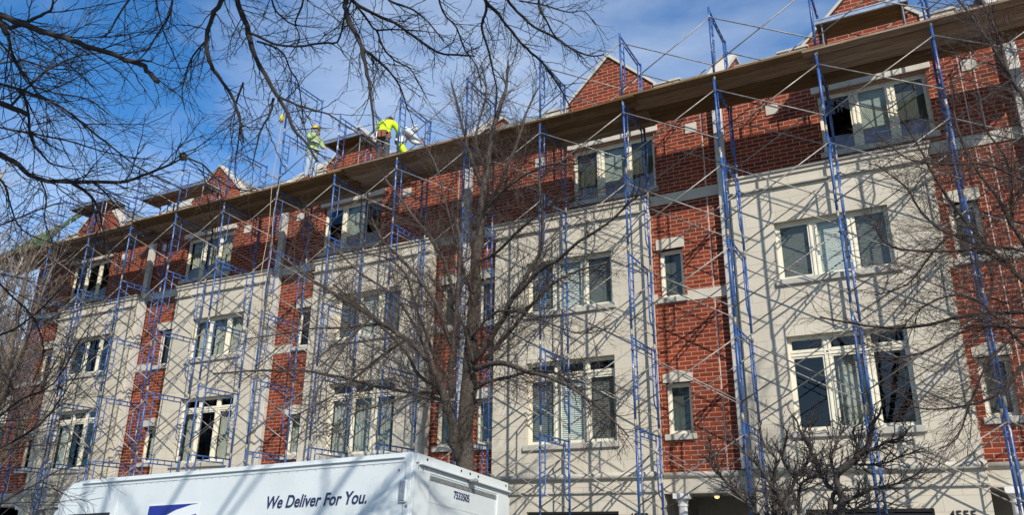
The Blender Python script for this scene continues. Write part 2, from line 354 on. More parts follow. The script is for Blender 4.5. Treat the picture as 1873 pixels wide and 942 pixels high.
RND = random.Random(11)
def window(par, x0, x1, z0, z1, y, lights, transom=0, sill=True, lintel=None, blinds=(), film=False, curtain=(), shades=(), sillw=.06, label=None, lite=False):
    """y is the wall face; frame sits back in the opening. par gets one window part with sub-parts"""
    rec = .12; yf = y+rec
    f = MB(); g = MB(); w = (x1-x0)/lights; zt = z1-transom if transom else z1
    fr = .045; st = .04
    f.box(x0, x1, yf, yf+.09, z0, z0+fr); f.box(x0, x1, yf, yf+.09, z1-fr, z1)
    f.box(x0, x0+fr, yf+.001, yf+.089, z0+fr, z1-fr); f.box(x1-fr, x1, yf+.001, yf+.089, z0+fr, z1-fr)
    for i in range(1, lights):
        xm = x0+w*i
        f.box(xm-.052, xm-.022, yf-.004, yf+.086, z0+fr, z1-fr); f.box(xm+.022, xm+.052, yf-.004, yf+.086, z0+fr, z1-fr); f.box(xm-.022, xm+.022, yf+.012, yf+.08, z0+fr, z1-fr)
    if transom: f.box(x0+fr, x1-fr, yf-.002, yf+.07, zt-.05, zt-.015); f.box(x0+fr, x1-fr, yf-.002, yf+.07, zt+.015, zt+.05); f.box(x0+fr, x1-fr, yf+.012, yf+.06, zt-.015, zt+.015)
    for i in range(lights):
        a = x0+w*i+(.052 if i else fr); c = x0+w*(i+1)-(.052 if i < lights-1 else fr)
        rows = [(z0+fr, (zt-.05) if transom else z1-fr)] + ([(zt+.05, z1-fr)] if transom else [])
        for k, (za, zb) in enumerate(rows):
            q = st if k == 0 else .025; ys = yf+.015
            f.box(a, c, ys, ys+.04, za, za+q); f.box(a, c, ys, ys+.04, zb-q, zb); f.box(a, a+q, ys+.001, ys+.039, za+q, zb-q); f.box(c-q, c, ys+.001, ys+.039, za+q, zb-q)
            g.cur = 0 if (lights == 3 and i == 1) or k or i in curtain else 1
            g.quad((a+q,ys+.022,za+q),(c-q,ys+.022,za+q),(c-q,ys+.022,zb-q),(a+q,ys+.022,zb-q))
    wo = f.build('window', M['white'], par)
    if label: wo['label'] = label
    g.build('pane', [M['glass'], M['screen']], wo)
    if sill:
        s = MB(); s.box(x0-sillw, x1+sillw, y-.06, yf, z0-.12, z0-.0); bevel(s.build('sill', M['stone_dark'], wo), .012)
    if lintel == 'flat':
        s = MB(); s.box(x0-.05, x1+.05, y-.02, y+.10, z1, z1+.25); bevel(s.build('lintel', M['stone_plain'], wo), .008)
    if lintel == 'peak':
        s = MB(); xm = (x0+x1)/2; s.prism([(x0-.05,y-.02,z1),(x1+.05,y-.02,z1),(x1+.05,y-.02,z1+.17),(xm,y-.02,z1+.25),(x0-.05,y-.02,z1+.17)], (0,.12,0)); s.build('lintel', M['stone_plain'], wo)
    if lintel == 'long':
        s = MB(); s.box(x0-.1, x1+.1, y-.05, y+.1, z1+.02, z1+.17); bevel(s.build('lintel', M['stone_plain'], wo), .01)
    for i in blinds:
        b = MB(); a = x0+w*i+.06; c = x0+w*(i+1)-.06; z = z0+.07
        while z < zt-.06:
            b.quad((a,yf+.10,z),(c,yf+.10,z),(c,yf+.114,z+.040),(a,yf+.114,z+.040)); z += .043
        b.build('blind', M['blind'], wo)
    for i in shades:
        b = MB(); a = x0+w*i+.04; c = x0+w*(i+1)-.04; b.box(a, c, yf+.11, yf+.115, z0+.03+(.0 if i != 2 else .2), z1-.03); b.build('roller_shade', M['shade'], wo)
    for i in curtain:
        b = MB(); a = x0+w*i+.03; c = x0+w*(i+1)-.03; n = 26
        if RND.random() < .35 and lights == 3: c -= w*.35
        ph = RND.random()*6
        P = [(a+(c-a)*k/n, yf+.17+.035*math.sin(ph+k*1.35)+.015*math.sin(k*.6)) for k in range(n+1)]
        for k in range(n): b.quad((*P[k], z0+.03),(*P[k+1], z0+.03),(*P[k+1], zt-.02),(*P[k], zt-.02))
        b.build('curtain', M['curtain'], wo)
    if film:  # pale blue patch across the foot of each pane
        b = MB()
        for i in range(lights):
            a = x0+w*i+.07; c = x0+w*(i+1)-.07
            b.poly([(a+.02,yf+.033,z0+.09),(c-.02,yf+.033,z0+.09),(c-.02,yf+.033,z0+.34+RND.random()*.12),((a+c)/2,yf+.033,z0+.38+RND.random()*.06),(a+.02,yf+.033,z0+.30+RND.random()*.12)])
        b.build('window_film', M['film'], wo)
    return wo

def garage(par, x0, x1, y):
    b = MB(); n = 5
    for k in range(n): b.box(x0+.03, x1-.03, y+.16, y+.2, .02+k*.44, .02+k*.44+.42)
    b.box(x0, x0+.04, y+.1, y+.22, 0, 2.27); b.box(x1-.04, x1, y+.1, y+.22, 0, 2.27); b.box(x0+.04, x1-.04, y+.1, y+.22, 2.22, 2.27)
    b.build('garage_door', M['garage'], par)

def row_house(label, xl, xr, bl, br, gc, nl, nr, num=None, wins=None, pipe=None, joint=(), pier=True, vents=()):
    """xl..xr party lines; bl..br projecting limestone bay; gc gable centre; nl / nr narrow window x ranges left / right"""
    h = thing('row_house', label, 'house', ((xl+xr)/2, 0, 0))
    bc = (bl+br)/2; YB = -.3; ztop = 11.5
    strips = [s for s in ((xl, bl), (br, xr)) if s[1]-s[0] > .3]
    # brick skin
    b = MB(); w4 = (gc-1.03, gc+1.03, 9.25, 10.62)
    holes = [w4, (bl+.02, br-.02, 2.98, 8.8)]
    for n in (nl, nr):
        if n: holes += [(n[0], n[1], 3.75, 4.8), (n[0], n[1], 6.62, 7.72)]
    sheet_with_holes(b, xl, xr, 2.97, ztop, 0, holes, .14)
    b.build('brick_wall', M['brick'], h)
    g = MB(); g.prism([(gc-1.1,-.012,11.45),(gc+1.1,-.012,11.45),(gc+1.1,-.012,11.86),(gc,-.012,12.93),(gc-1.1,-.012,11.86)], (0,.3,0)); gab = g.build('gable', M['brick'], h)
    for s in (-1, 1):
        dx, dz = -s*1.16, 1.13
        c = MB(); c.obox((gc+s*1.16, -.05, 11.84), (dx, 0, dz), (0, .40, 0), (s*.035, 0, .052)); c.build('coping', M['stone_plain'], gab)
        x0, x1 = sorted((gc+s*1.1, gc+s*1.72)); c = MB(); c.box(x0+.002, x1, -.03, .3, 11.45, 11.82); c.box(x0-.0, x1+.04, -.06, .34, 11.82, 11.87)
        bevel(c.build('parapet_block', M['stone_plain'], h), .008)
    # roof: steep front slope, gable roof behind the gable
    r = MB(); r.quad((xl,-.02,11.47),(xr,-.02,11.47),(xr,1.5,12.8),(xl,1.5,12.8)); r.quad((xl,1.5,12.8),(xr,1.5,12.8),(xr,9,12.9),(xl,9,12.9))
    r.quad((gc-1.15,.25,11.85),(gc,.25,12.9),(gc,3,12.9),(gc-1.15,3,11.85)); r.quad((gc,.25,12.9),(gc+1.15,.25,11.85),(gc+1.15,3,11.85),(gc,3,12.9))
    r.build('roof', M['shingle'], h)
    each('gutter', [(x0, x1, -.12, .0, 11.36, 11.47) for x0, x1 in ((xl, gc-1.78), (gc+1.78, xr)) if x1-x0 > .1], M['downspout'], h)
    if pier:
        p = MB(); x = xr-.05; p.cur = 0
        p.prism([(x-.14,-.05,11.2),(x-.14,-.05,11.62),(x-.14,1.5,12.98),(x-.14,2.6,12.98),(x-.14,2.6,11.2)], (.28,0,0))
        p.cur = 1
        p.obox((x-.2,-.12,11.6),(.4,0,0),(0,1.64,1.44),(0,-.055,.06)); p.box(x-.2,x+.2,1.5,2.7,13.02,13.09); p.box(x-.16,x+.16,-.11,-.05,11.3,11.62)
        p.build('firewall', [M['brick'], M['stone_plain']], h)
    # limestone bay
    s = MB(); W2 = (bc-1.05, bc+1.05, 3.64, 5.44); W3 = (bc-1.05, bc+1.05, 6.58, 7.80); G = (bc-1.03, bc+1.03, -.05, 2.27)
    sheet_with_holes(s, bl, br, -.1, 8.8, YB, [W2, W3, G], .14)
    s.quad((bl,YB,-.1),(bl,YB,8.8),(bl,.02,8.8),(bl,.02,-.1)); s.quad((br,YB,-.1),(br,.02,-.1),(br,.02,8.8),(br,YB,8.8))
    s.build('stone_bay', M['stone'], h)
    s = MB(); s.box(bl-.03, br+.03, YB-.04, .0, 8.8, 8.88); s.box(bl-.06, br+.06, YB-.08, .0, 8.88, 8.93)
    bevel(s.build('bay_cap', M['stone_plain'], h), .01)
    s = MB(); s.box(bl-.02, br+.02, YB-.07, -.28, 8.545, 8.575); s.build('bay_fillet', M['stone_dark'], h)
    # bands on the brick strips
    bb = [(bl, br, -.02, .03, 8.935, 9.02)]
    for x0, x1 in strips:
        bb += [(x0, x1, -.025, .05, 8.78, 9.02), (x0, x1, -.03, 1.2, 2.6, 2.97)]
        n = nl if (nl and x0 <= nl[0] <= x1) else (nr if nr and x0 <= nr[0] <= x1 else None)
        bb += [(x0, n[0]-.06, -.02, .05, 6.5, 6.72), (n[1]+.06, x1, -.02, .05, 6.5, 6.72)] if n else [(x0, x1, -.02, .05, 6.5, 6.72)]
    each('stone_band', bb, M['stone_plain'], h)
    # bullnose string course
    s = MB(); s.tube([(bl-.03, YB-.03, 2.95), (br+.03, YB-.03, 2.95)], .062, 12); s.build('string_course', M['stone_dark'], h, smooth=True)
    s = MB(); s.box(bl-.02, br+.02, YB-.045, YB+.02, 2.62, 2.655); s.build('drip_moulding', M['stone_dark'], h)
    for x0, x1 in strips:
        s = MB(); s.tube([(x0+.02, -.02, 2.95), (x1-.02, -.02, 2.95)], .062, 12); s.build('string_course', M['stone_dark'], h, smooth=True)
        s = MB(); s.box(x0, x1, -.05, -.03, 2.6, 2.63); s.build('drip_moulding', M['stone_dark'], h)
    wins = wins or {}
    window(h, *w4, 0, 3, blinds=wins.get('b4', ()), film=True, lintel='long', curtain=[q for q in wins.get('c4', ()) if q not in wins.get('s4', ())], shades=wins.get('s4', ()))
    window(h, *W2, YB, 3, transom=.33, blinds=wins.get('b2', ()), curtain=wins.get('c2', ()))
    window(h, *W3, YB, 3, blinds=wins.get('b3', ()), curtain=wins.get('c3', ()))
    for n in (nl, nr):
        if n:
            window(h, n[0], n[1], 3.75, 4.8, 0, 1, lintel='peak', shades=(0,) if n is nr else (), curtain=(0,) if n is nl else ())
            window(h, n[0], n[1], 6.62, 7.72, 0, 1, lintel='flat', shades=() if n is nl else (0,))
    garage(h, G[0], G[1], YB)
    # porch under each brick strip
    for x0, x1 in strips:
        p = MB(); p.quad((x0,2.3,-.05),(x1,2.3,-.05),(x1,2.3,2.7),(x0,2.3,2.7)); p.quad((x0,-.0,-.05),(x0,2.3,-.05),(x0,2.3,2.7),(x0,0,2.7)); p.quad((x1,0,-.05),(x1,0,2.7),(x1,2.3,2.7),(x1,2.3,-.05)); p.quad((x0,.0,2.62),(x1,.0,2.62),(x1,2.3,2.62),(x0,2.3,2.62)); p.build('porch_wall', M['stone_dark'], h)
        k = MB(); xa = x0 if x0 == br else x1-.62
        if x0 == br: xa = x0+.62
        k.box((x0+x1)/2-.3, (x0+x1)/2+.3, 2.22, 2.28, 0, 2.1); k.build('front_door', M['door'], h)
        for cx in ((br+.36, ) if x0 == br else (bl-.36,)):
            cm = MB(); cm.tube([(cx,-.0,.1),(cx,-.0,.9),(cx,-.0,2.36)], [.098,.10,.082], 20); cm.tube([(cx,-.0,2.36),(cx,-.0,2.40)], .10, 20); cm.tube([(cx,-.0,2.40),(cx,-.0,2.5)], [.085,.125], 20)
            cm.box(cx-.15, cx+.15, -.15, .15, 2.5, 2.6); cm.box(cx-.14, cx+.14, -.14, .14, -.05, .1); cm.build('column', M['column'], h)
    if wins.get('lamp'):
        lx = wins['lamp']; p = MB(); p.box(lx-.09, lx+.09, .2, .38, 2.56, 2.6); lo = p.build('porch_light', M['grey_metal'], h)
        p = MB(); p.ball((lx, .29, 2.545), (.05,.05,.035)); p.build('bulb', M['lamp'], lo, smooth=True)
    if pipe is not None:
        p = MB(); p.box(pipe-.10, pipe+.10, -.17, -.03, 3.02, 11.36); p.box(pipe-.11, pipe+.11, -.18, -.02, 6.0, 6.04); p.box(pipe-.11, pipe+.11, -.18, -.02, 9.04, 9.08)
        bevel(p.build('downspout', M['downspout'], h), .012)
    for x in joint: each('control_joint', [(x-.011, x+.011, -.006, .01, 2.98, 8.77), (x-.011, x+.011, -.006, .01, 9.03, 11.3)], M['joint'], h)
    each('vent_block', [(x-.13, x+.13, -.02, .01, 10.4, 10.64) for x in vents], M['stone_plain'], h)
    if num:
        text('house_number', num[0], .21, M['black'], h, Matrix.Translation((num[1], YB-.012, 2.085)) @ Matrix.Rotation(R(90), 4, 'X'), depth=.006, bold=.002, sx=1.0)
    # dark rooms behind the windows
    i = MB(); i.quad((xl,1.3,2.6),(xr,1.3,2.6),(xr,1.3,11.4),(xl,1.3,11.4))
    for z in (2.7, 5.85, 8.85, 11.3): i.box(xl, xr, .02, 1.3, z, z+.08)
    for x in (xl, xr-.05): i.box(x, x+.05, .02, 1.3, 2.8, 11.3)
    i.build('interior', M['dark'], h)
    return h

row_house('brick and limestone townhouse numbered 4555 with grey-blue reflective windows', -3.45, 2.1, -3.39, .39, -.43, None, (.55, 1.05), ('4555', -.27), dict(b3=(0, 1, 2), c2=(1,), c4=(1, 2), s4=(1, 2)), pipe=2.05, joint=(1.18, 1.42), vents=(-2.38, 1.35))
row_house('brick and limestone townhouse numbered 4553 behind the big bare tree', -10.0, -3.45, -9.0, -5.21, -6.07, (-9.66, -9.16), (-5.07, -4.54), ('4553', -5.86), dict(b3=(0, 1, 2), b2=(0, 1, 2), s4=(0, 1, 2), lamp=-4.25), pipe=-3.53, joint=(-3.92,), vents=(-4.16, -7.95))
row_house('brick and limestone townhouse with two workers on the deck in front of its gable', -16.3, -10.0, -14.67, -10.89, -13.8, (-15.45, -14.88), (-10.72, -10.12), None, dict(b3=(0, 1, 2), c2=(0, 1, 2), s4=(1,)), pipe=-9.95, joint=(-10.3,), vents=(-11.94, -15.7))
row_house('brick and limestone townhouse with bare gable peak and curtains lit by the sun', -21.95, -16.3, -20.1, -16.32, -19.4, (-21.05, -20.4), None, None, dict(c3=(0, 1, 2), c2=(0, 2), c4=(0, 1, 2)), pipe=-16.23, joint=(-21.35,), vents=(-17.8, -21.4))
row_house('end brick and limestone townhouse beside the green tarp', -28.1, -21.95, -25.8, -22.0, -25.1, (-26.9, -26.3), None, None, dict(c2=(0,), b3=()), pipe=-21.9, joint=(-27.2,), vents=(-23.4, -27.5), pier=True)
row_house('townhouse at the right edge, only its brick corner showing past the downspout', 2.1, 8.0, 2.25, 6.0, 5.2, None, (6.3, 6.8), None, dict(b2=(1,)), vents=(3.0,))

# lower neighbour beyond the end of the terrace
n = thing('neighbour_house', 'low pale house with blue-grey shingle roof beyond the terrace end', 'house', (-34, 2, 0))
b = MB(); sheet_with_holes(b, -42, -28.15, 0, 7.1, 1.2, [(-31, -30, 4.2, 5.6), (-33.5, -32.5, 4.2, 5.6), (-36, -35, 4.2, 5.6)], .15); b.quad((-42,1.2,0),(-42,1.2,7.1),(-42,9,7.1),(-42,9,0)); b.build('wall', M['far_wall'], n)
for x in (-31, -33.5, -36): window(n, x, x+1, 4.2, 5.6, 1.2, 1)
b = MB(); b.quad((-42.5,.8,7.0),(-28.15,.8,7.0),(-28.15,5,9.9),(-42.5,5,9.9)); b.quad((-42.5,5,9.9),(-28.15,5,9.9),(-28.15,9,7),(-42.5,9,7)); b.build('roof', M['far_roof'], n)
b = MB(); b.quad((-42,1.6,0),(-28.2,1.6,0),(-28.2,1.6,7),(-42,1.6,7)); b.build('interior', M['dark'], n)
# end wall and back of the terrace
b = MB(); b.quad((-28.1,0,0),(-28.1,0,11.5),(-28.1,9,12.9),(-28.1,9,0)); b.quad((8,0,0),(8,9,0),(8,9,12.9),(8,0,11.5)); b.quad((-28.1,9,0),(8,9,0),(8,9,12.9),(-28.1,9,12.9))
tag(b.build('terrace_back_wall', M['brick']), 'brick end and rear walls closing the terrace', 'wall')

# ---------------------------------------------------------------- scaffold
YO, YI = -1.9, -.57
LV = [-.05, .3, 2.0, 3.7, 5.4, 7.1, 8.8, 10.45, 12.15, 13.85]
def frame_meshes(hh):
    """meshes of one walk-through frame, origin at the outer post foot; y in = +1.33"""
    W = YI-YO; out = []
    for y in (0, W):
        a = MB(); a.tube([(0,y,0),(0,y,hh)], .0245, 8); a.cur = 1
        a.tube([(0,y,-.07),(0,y,.10)], .0262, 8)
        for z in (.28, hh-.28): a.tube([(-.045,y,z),(.045,y,z)], .010, 6)
        out.append(('post', a, 'blue'))
    a = MB(); a.tube([(0,.0,hh-.06),(0,W,hh-.06)], .018, 7); a.tube([(0,.22,hh-.17),(0,W-.22,hh-.17)], .016, 7)
    for y in (.45, W/2, W-.45): a.tube([(0,y,hh-.17),(0,y,hh-.06)], .012, 6)
    out.append(('header', a, 'blue'))
    for s in (0, 1):
        y0 = 0 if s == 0 else W; d = .22 if s == 0 else -.22
        a = MB(); zb = hh*.30
        a.tube([(0,y0+d,hh-.06),(0,y0+d,zb+.12),(0,y0+d*.85,zb+.03),(0,y0+d*.45,zb-.03),(0,y0,zb-.05)], .0145, 7)
        for k in range(4): z = zb+.22+k*(hh-.55-zb)/3.4; a.tube([(0,y0,z),(0,y0+d,z)], .010, 6)
        out.append(('ladder_rail', a, 'blue'))
    return out
FM = {}
def mesh_of(b, name, m, smooth=True):
    o = b.build(name, m, None, smooth=smooth); me = o.data; bpy.data.objects.remove(o); return me
for hh in (1.7, 1.65, .35):
    FM[hh] = [(nm, mesh_of(a, nm, [M[mm], M['galv']])) for nm, a, mm in frame_meshes(1.7 if hh != 1.65 else 1.65)] if hh != .35 else None
j = MB()
for y in (0, YI-YO): j.tube([(0,y,.0),(0,y,.36)], .016, 8); j.box(-.07,.07,y-.07,y+.07,-.0,.012); j.tube([(0,y,.26),(0,y,.30)], .035, 8)
JACK = mesh_of(j, 'base_jack', M['galv'])
def inst(name, me, parent, loc):
    o = bpy.data.objects.new(name, me); COL.objects.link(o); o.location = loc; child(o, parent); return o
PL = {0: "past house 4555's narrow windows, rightmost of all", 1: "up the middle of house 4555's stone bay",
 2: "beside the downspout at the left edge of house 4555", 3: "up the right edge of house 4553's stone bay", 4: "up the middle of house 4553's stone bay",
 5: "right behind the big tree's trunk", 6: "right edge of third stone bay from right", 7: "behind the big tree's left limbs",
 8: "one frame taller, beside the tan hoist ropes", 9: "right part of fourth stone bay from right", 10: "left edge of fourth stone bay from right",
 11: "along brick right of the end house's bay", 12: "with the yellow tape, up the end house's stone bay", 13: "at the left edge of the end house's stone bay",
 14: "in front of the terrace's left brick corner", 15: "beyond the terrace's left end, leftmost of all", -1: "just past the right edge of house 4555"}
def sx(k): return .75-1.94*k
BR = {}
def brace_mesh(dx, dz, key):
    if key in BR: return BR[key]
    b = MB(); b.tube([(0,0,0),(dx,0,dz)], .0125, 6); o = mesh_of(b, 'brace_bar', M['galv']); BR[key] = o; return o
for k in range(-1, 16):
    x = sx(k)
    t = thing('scaffold_tower', 'blue braced scaffold tower '+PL[k], 'scaffold', (x, YO, 0), 'scaffold towers along the terrace')
    inst('base_jack', JACK, t, (x, YO, -.02))
    top = 8 if k != 8 else 9
    for lv in range(1, top):
        z0, z1 = LV[lv], LV[lv+1]; hh = 1.65 if abs(z1-z0-1.65) < .02 else 1.7
        jx = RND.uniform(-.01, .01)
        fr = None
        for nm, me in FM[hh]:
            if fr is None:
                fr = bpy.data.objects.new('frame', me); COL.objects.link(fr); fr.location = (x+jx, YO, z0); child(fr, t); fr.name = 'frame'
                WM[fr.name] = Matrix.Translation((x+jx, YO, z0))
            else:
                inst(nm, me, fr, (x+jx, YO, z0))
        if k == 15 or (k >= 14 and lv > 7): continue
        if lv == 8: continue
        for y in (YO-.035, YI+.035):
            for s in (0, 1):
                za, zb = (z0+.28, z1-.28) if s == 0 else (z1-.28, z0+.28)
                inst('cross_brace', brace_mesh(-1.94, zb-za, (s, hh)), t, (x+jx, y+(s-.5)*.028, za))

# plank decks, each two bays long
DG = 'plank decks along the top of the scaffold'
DN = ["over house 4555's narrow windows, rightmost", "over house 4555's top window", "over the brick between houses 4555 and 4553", "over house 4553's top window and left side", "behind the big tree's trunk",
      "under the two workers in yellow", "over the fourth house from the right", "over the end house's top window", "at the terrace's left end"]
for i in range(9):
    x1 = sx(2*i-1)+.14+RND.uniform(-.05, .05); x0 = sx(2*i+1)-.14
    if i == 8: x0 = sx(15)-.2
    zz = 10.475+(.042 if i % 2 else 0)
    t = thing('plank_deck', 'long weathered plank deck '+DN[i], 'deck', ((x0+x1)/2, YO, zz), DG)
    for p in range(6):
        y = YO-.06+p*.238
        a = MB(); dx = RND.uniform(-.16, .16); sag = RND.uniform(-.03, .006); n = 4
        for q in range(n):
            xa, xb = x0+dx+(x1-x0)*q/n, x0+dx+(x1-x0)*(q+1)/n; za, zb = zz+sag*math.sin(math.pi*q/n), zz+sag*math.sin(math.pi*(q+1)/n)
            a.obox((xa,y,za),(xb-xa,0,zb-za),(0,.218,RND.uniform(-.003,.003)),(0,0,.04))
        a.build('plank', M['wood'], t)

# work platforms hung in front of the gables
def platform(label, x0, x1, z, y0=YO-.03, y1=YO+.62, posts=()):
    t = thing('work_platform', label, 'platform', ((x0+x1)/2, y0, z), 'small raised work platforms by the gables')
    a = MB(); a.box(x0, x1, y0, y0+.03, z+.0, z+.11); a.box(x0, x1, y0-.012, y0, z+.085, z+.11); a.box(x0, x1, y0-.012, y0, z, z+.02); a.build('side_rail', M['alu'], t)
    n = 3
    for p in range(n):
        a = MB(); w = (y1-y0-.05)/n; a.box(x0+.01, x1-.01-RND.uniform(0,.08), y0+.035+p*w, y0+.035+(p+.95)*w, z+.03, z+.07); a.build('plank', M['wood'], t)
    for x in (x0+.12, x1-.12):
        a = MB(); a.box(x-.025, x+.025, y0+.03, y1+.02, z-.03, z+.028); a.tube([(x,y1,z-.03),(x,y1,10.55)], .016, 6); a.tube([(x,y0+.06,z-.03),(x,y0+.06,10.55)], .014, 6); a.build('bracket', M['grey_metal'], t)
platform("silver-edged work platform raised in front of house 4555's gable", -1.2, .5, 11.47, -1.27, -.58)
platform('dark plank platform right of the worker in the yellow hard hat', -13.95, -12.55, 11.83, -1.3, -.5)
platform('silver-edged work platform left of the bare brick gable peak', -21.3, -18.4, 11.64, -1.3, -.6)
platform("plank platform in front of the end house's gable, near the green tarp", -24.9, -22.9, 12.0, -1.3, -.6)

# ropes, pulley, tape, tarps, bracket clutter
rp_ = thing('hoist_rope', 'tan hoist rope pair hanging from a yellow pulley to the bay cap', 'rope', (-14.6, -2.15, 5.9))
for i, (dx, z1) in enumerate(((0, 12.35), (.32, 10.6))):
    a = MB(); n = 14
    a.tube([(-14.75+dx*.6+.02*math.sin(k*1.1+i), -2.1+.02*math.cos(k*.9), z1-(z1-6.2)*k/n) for k in range(n+1)], .008, 6); a.build('rope', M['rope'], rp_)
a = MB(); a.tube([(-14.72,-2.1,12.55),(-14.72,-2.1,12.35)], .05, 10); a.ball((-14.72,-2.1,12.45),(.045,.045,.09)); a.tube([(-14.77,-1.9,12.62),(-14.72,-2.1,12.6),(-14.72,-2.1,12.5)], .012, 6); a.build('pulley', M['yellow'], rp_, smooth=True)
tp = MB()
pts = [(-22.6,-1.93,6.75),(-22.55,-1.97,6.62),(-22.45,-1.98,6.45),(-22.42,-1.96,6.33)]
for i in range(3):
    p, q = pts[i], pts[i+1]; tp.obox(p, (q[0]-p[0], q[1]-p[1], q[2]-p[2]), (.05+.03*(i == 1), .0, .05), (0, .006, 0))
tag(tp.build('caution_tape', M['yellow']), 'short strip of yellow tape tied to a blue scaffold post', 'tape')
def cloth(name, cs, m, label, cat, amp=.06, nu=16, nv=8, seed=1):
    """cs: four corner points; rumpled sheet with thickness"""
    rr = random.Random(seed); ph = [rr.random()*6 for _ in range(6)]; b = MB(); P = []
    for i in range(nu+1):
        row = []
        for j in range(nv+1):
            u, v = i/nu, j/nv
            p = [(1-u)*(1-v)*cs[0][q]+u*(1-v)*cs[1][q]+u*v*cs[2][q]+(1-u)*v*cs[3][q] for q in range(3)]
            w = amp*(math.sin(9*u+ph[0]+3*v)+.6*math.sin(17*u+ph[1]-5*v)+.5*math.sin(11*v+ph[2]+4*u))
            p[1] += w; p[2] += .5*w+.04*math.sin(6*u+ph[3]); row.append(tuple(p))
        P.append(row)
    for i in range(nu):
        for j in range(nv): b.quad(P[i][j], P[i+1][j], P[i+1][j+1], P[i][j+1])
    o = b.build(name, m, smooth=True); s = o.modifiers.new('solid', 'SOLIDIFY'); s.thickness = .012
    return tag(o, label, cat)
cloth('green_tarp', [(-28.3,-1.75,10.62),(-25.1,-1.75,10.62),(-24.75,-.6,12.4),(-26.9,-.7,11.85)], M['tarp'], 'bright green tarp draped over the roof edge at the terrace end', 'tarp', .07, seed=3)
cloth('green_netting', [(-1.2,-1.2,10.56),(-.2,-1.3,10.56),(-.35,-.9,10.72),(-1.15,-.8,10.75)], M['net'], "dull green netting bunched on the deck left of house 4555's gable", 'netting', .05, 12, 6, seed=5)
cloth('green_netting', [(.05,-1.5,10.56),(.6,-1.4,10.56),(.62,-.9,10.78),(.1,-1.0,10.68)], M['net'], "dull green netting bunched on the deck right of house 4555's gable", 'netting', .05, 12, 6, seed=8)

# ---------------------------------------------------------------- delivery truck
ex = Vector((.99959, 0, .02861)).normalized(); ey = Vector((.00255, .99601, -.08922)); ey = (ey-ex*ey.dot(ex)).normalized(); ez = ex.cross(ey)
P0 = Vector((-5.96, -7.56, 2.7)); TH = 2.94
TM = Matrix((ex, ey, ez)).transposed().to_4x4(); TM.translation = P0 - ez*TH
tr = bpy.data.objects.new('delivery_truck', None); COL.objects.link(tr); tr.matrix_world = TM
tag(tr, 'white postal delivery truck with blue slogan parked beside the terrace', 'truck')
def tpart(b, name, m, parent=None, bv=0, smooth=False):
    o = b.build(name, m, None, smooth=smooth); o.parent = parent or tr
    if bv: bevel(o, bv, 3)
    return o
WD = 2.47; H = TH
b = MB()   # box body: side profile with sloped nose, x back=0 forward negative
prof = [(0,.75),(0,H-.03),(-.03,H),(-6.3,H),(-6.62,H-.045),(-6.82,H-.16),(-7.22,1.55),(-7.75,1.35),(-7.95,1.1),(-7.95,.5),(-.0,.5)]
b.prism([(x, .0, z) for x, z in prof], (0, WD, 0)); body = tpart(b, 'body', M['truck'], bv=.03)
b = MB()   # roof gutter and seams, proud of the side
b.box(-6.35, -.12, -.03, .0, H-.075, H-.05); tpart(b, 'gutter', M['truck2'], body, .008)
b = MB(); b.box(-6.75, -.1, -.004, .0, H-.128, H-.122)
for x in [i*-.16-.12 for i in range(42)]: b.ball((x, -.003, H-.14), .006, 6, 4)
b.box(-.1, -.096, -.004, 0, .8, H-.14); b.box(-6.72,-6.715,-.004,0,1.0,H-.13)
tpart(b, 'seam', M['grey_metal'], body)
b = MB(); b.box(-5.49, -5.41, -.018, .0, .8, H-.16); tpart(b, 'side_trim', M['truck2'], body, .006)
b = MB(); b.box(-6.55, -5.55, -.01, .0, 1.5, H-.53); tpart(b, 'side_window', M['black'], body, .004)
# rear face
b = MB(); b.box(.0, .035, .06, WD-.06, H-.125, H-.012); b.box(.0, .07, .1, WD-.02, H-.15, H-.125); b.box(.0, .02, .03, WD-.03, H-.215, H-.15); hd = tpart(b, 'rear_header', M['truck2'], bv=.006)
b = MB()
for y in (.26, 1.08, 1.31, 1.53, 2.33): b.tube([(.03,y,H-.06),(.042,y,H-.06)], .016, 10)
tpart(b, 'marker_hole', M['black'], hd)
b = MB(); b.box(.035, .10, 1.27, 1.40, H-.175, H-.135); b.tube([(.1,1.33,H-.15),(.15,1.33,H-.165)], [.035,.025], 10); tpart(b, 'rear_camera', M['grey_metal'], hd, .005)
b = MB(); b.box(.0, .03, .0, .36, .75, H-.215); b.box(.0, .03, 2.11, WD, .75, H-.215); b.box(0,.012,.36,2.11,H-.235,H-.215); tpart(b, 'door_frame', M['truck2'], bv=.008)
b = MB(); b.box(-.02, .004, .36, 2.11, .8, H-.235)
b.box(.004, .008, .37, 2.10, H-.56, H-.552); b.box(.004, .008, .37, 2.10, H-1.0, H-.992)
dr = tpart(b, 'rear_door', M['truck'])
b = MB(); b.box(.003, .012, .365, 2.105, H-.29, H-.236); tpart(b, 'door_gap', M['grey_metal'], dr)
def ttext(name, body_, size, m_, parent, mtx, **kw):
    c = bpy.data.curves.new(name, 'FONT'); c.body = body_; c.size = size; c.extrude = .002; c.shear = kw.get('shear', 0); c.offset = kw.get('bold', 0); c.space_character = kw.get('sp', 1)
    c.materials.append(m_); o = text_mesh(name, c); o.parent = parent; o.matrix_basis = mtx @ Matrix.Diagonal((kw.get('sx', 1), 1, 1, 1)); return o
ttext('fleet_number', '7533505', .135, M['ink'], dr, Matrix.Translation((.008, .97, H-.43)) @ Matrix.Rotation(R(90), 4, 'Z') @ Matrix.Rotation(R(90), 4, 'X'), bold=.003, sx=.86)
ttext('slogan', 'We Deliver For You.', .225, M['ink'], body, Matrix.Translation((-2.37, -.006, H-.60)) @ Matrix.Rotation(R(90), 4, 'X'), shear=.22, bold=.004, sx=.885)
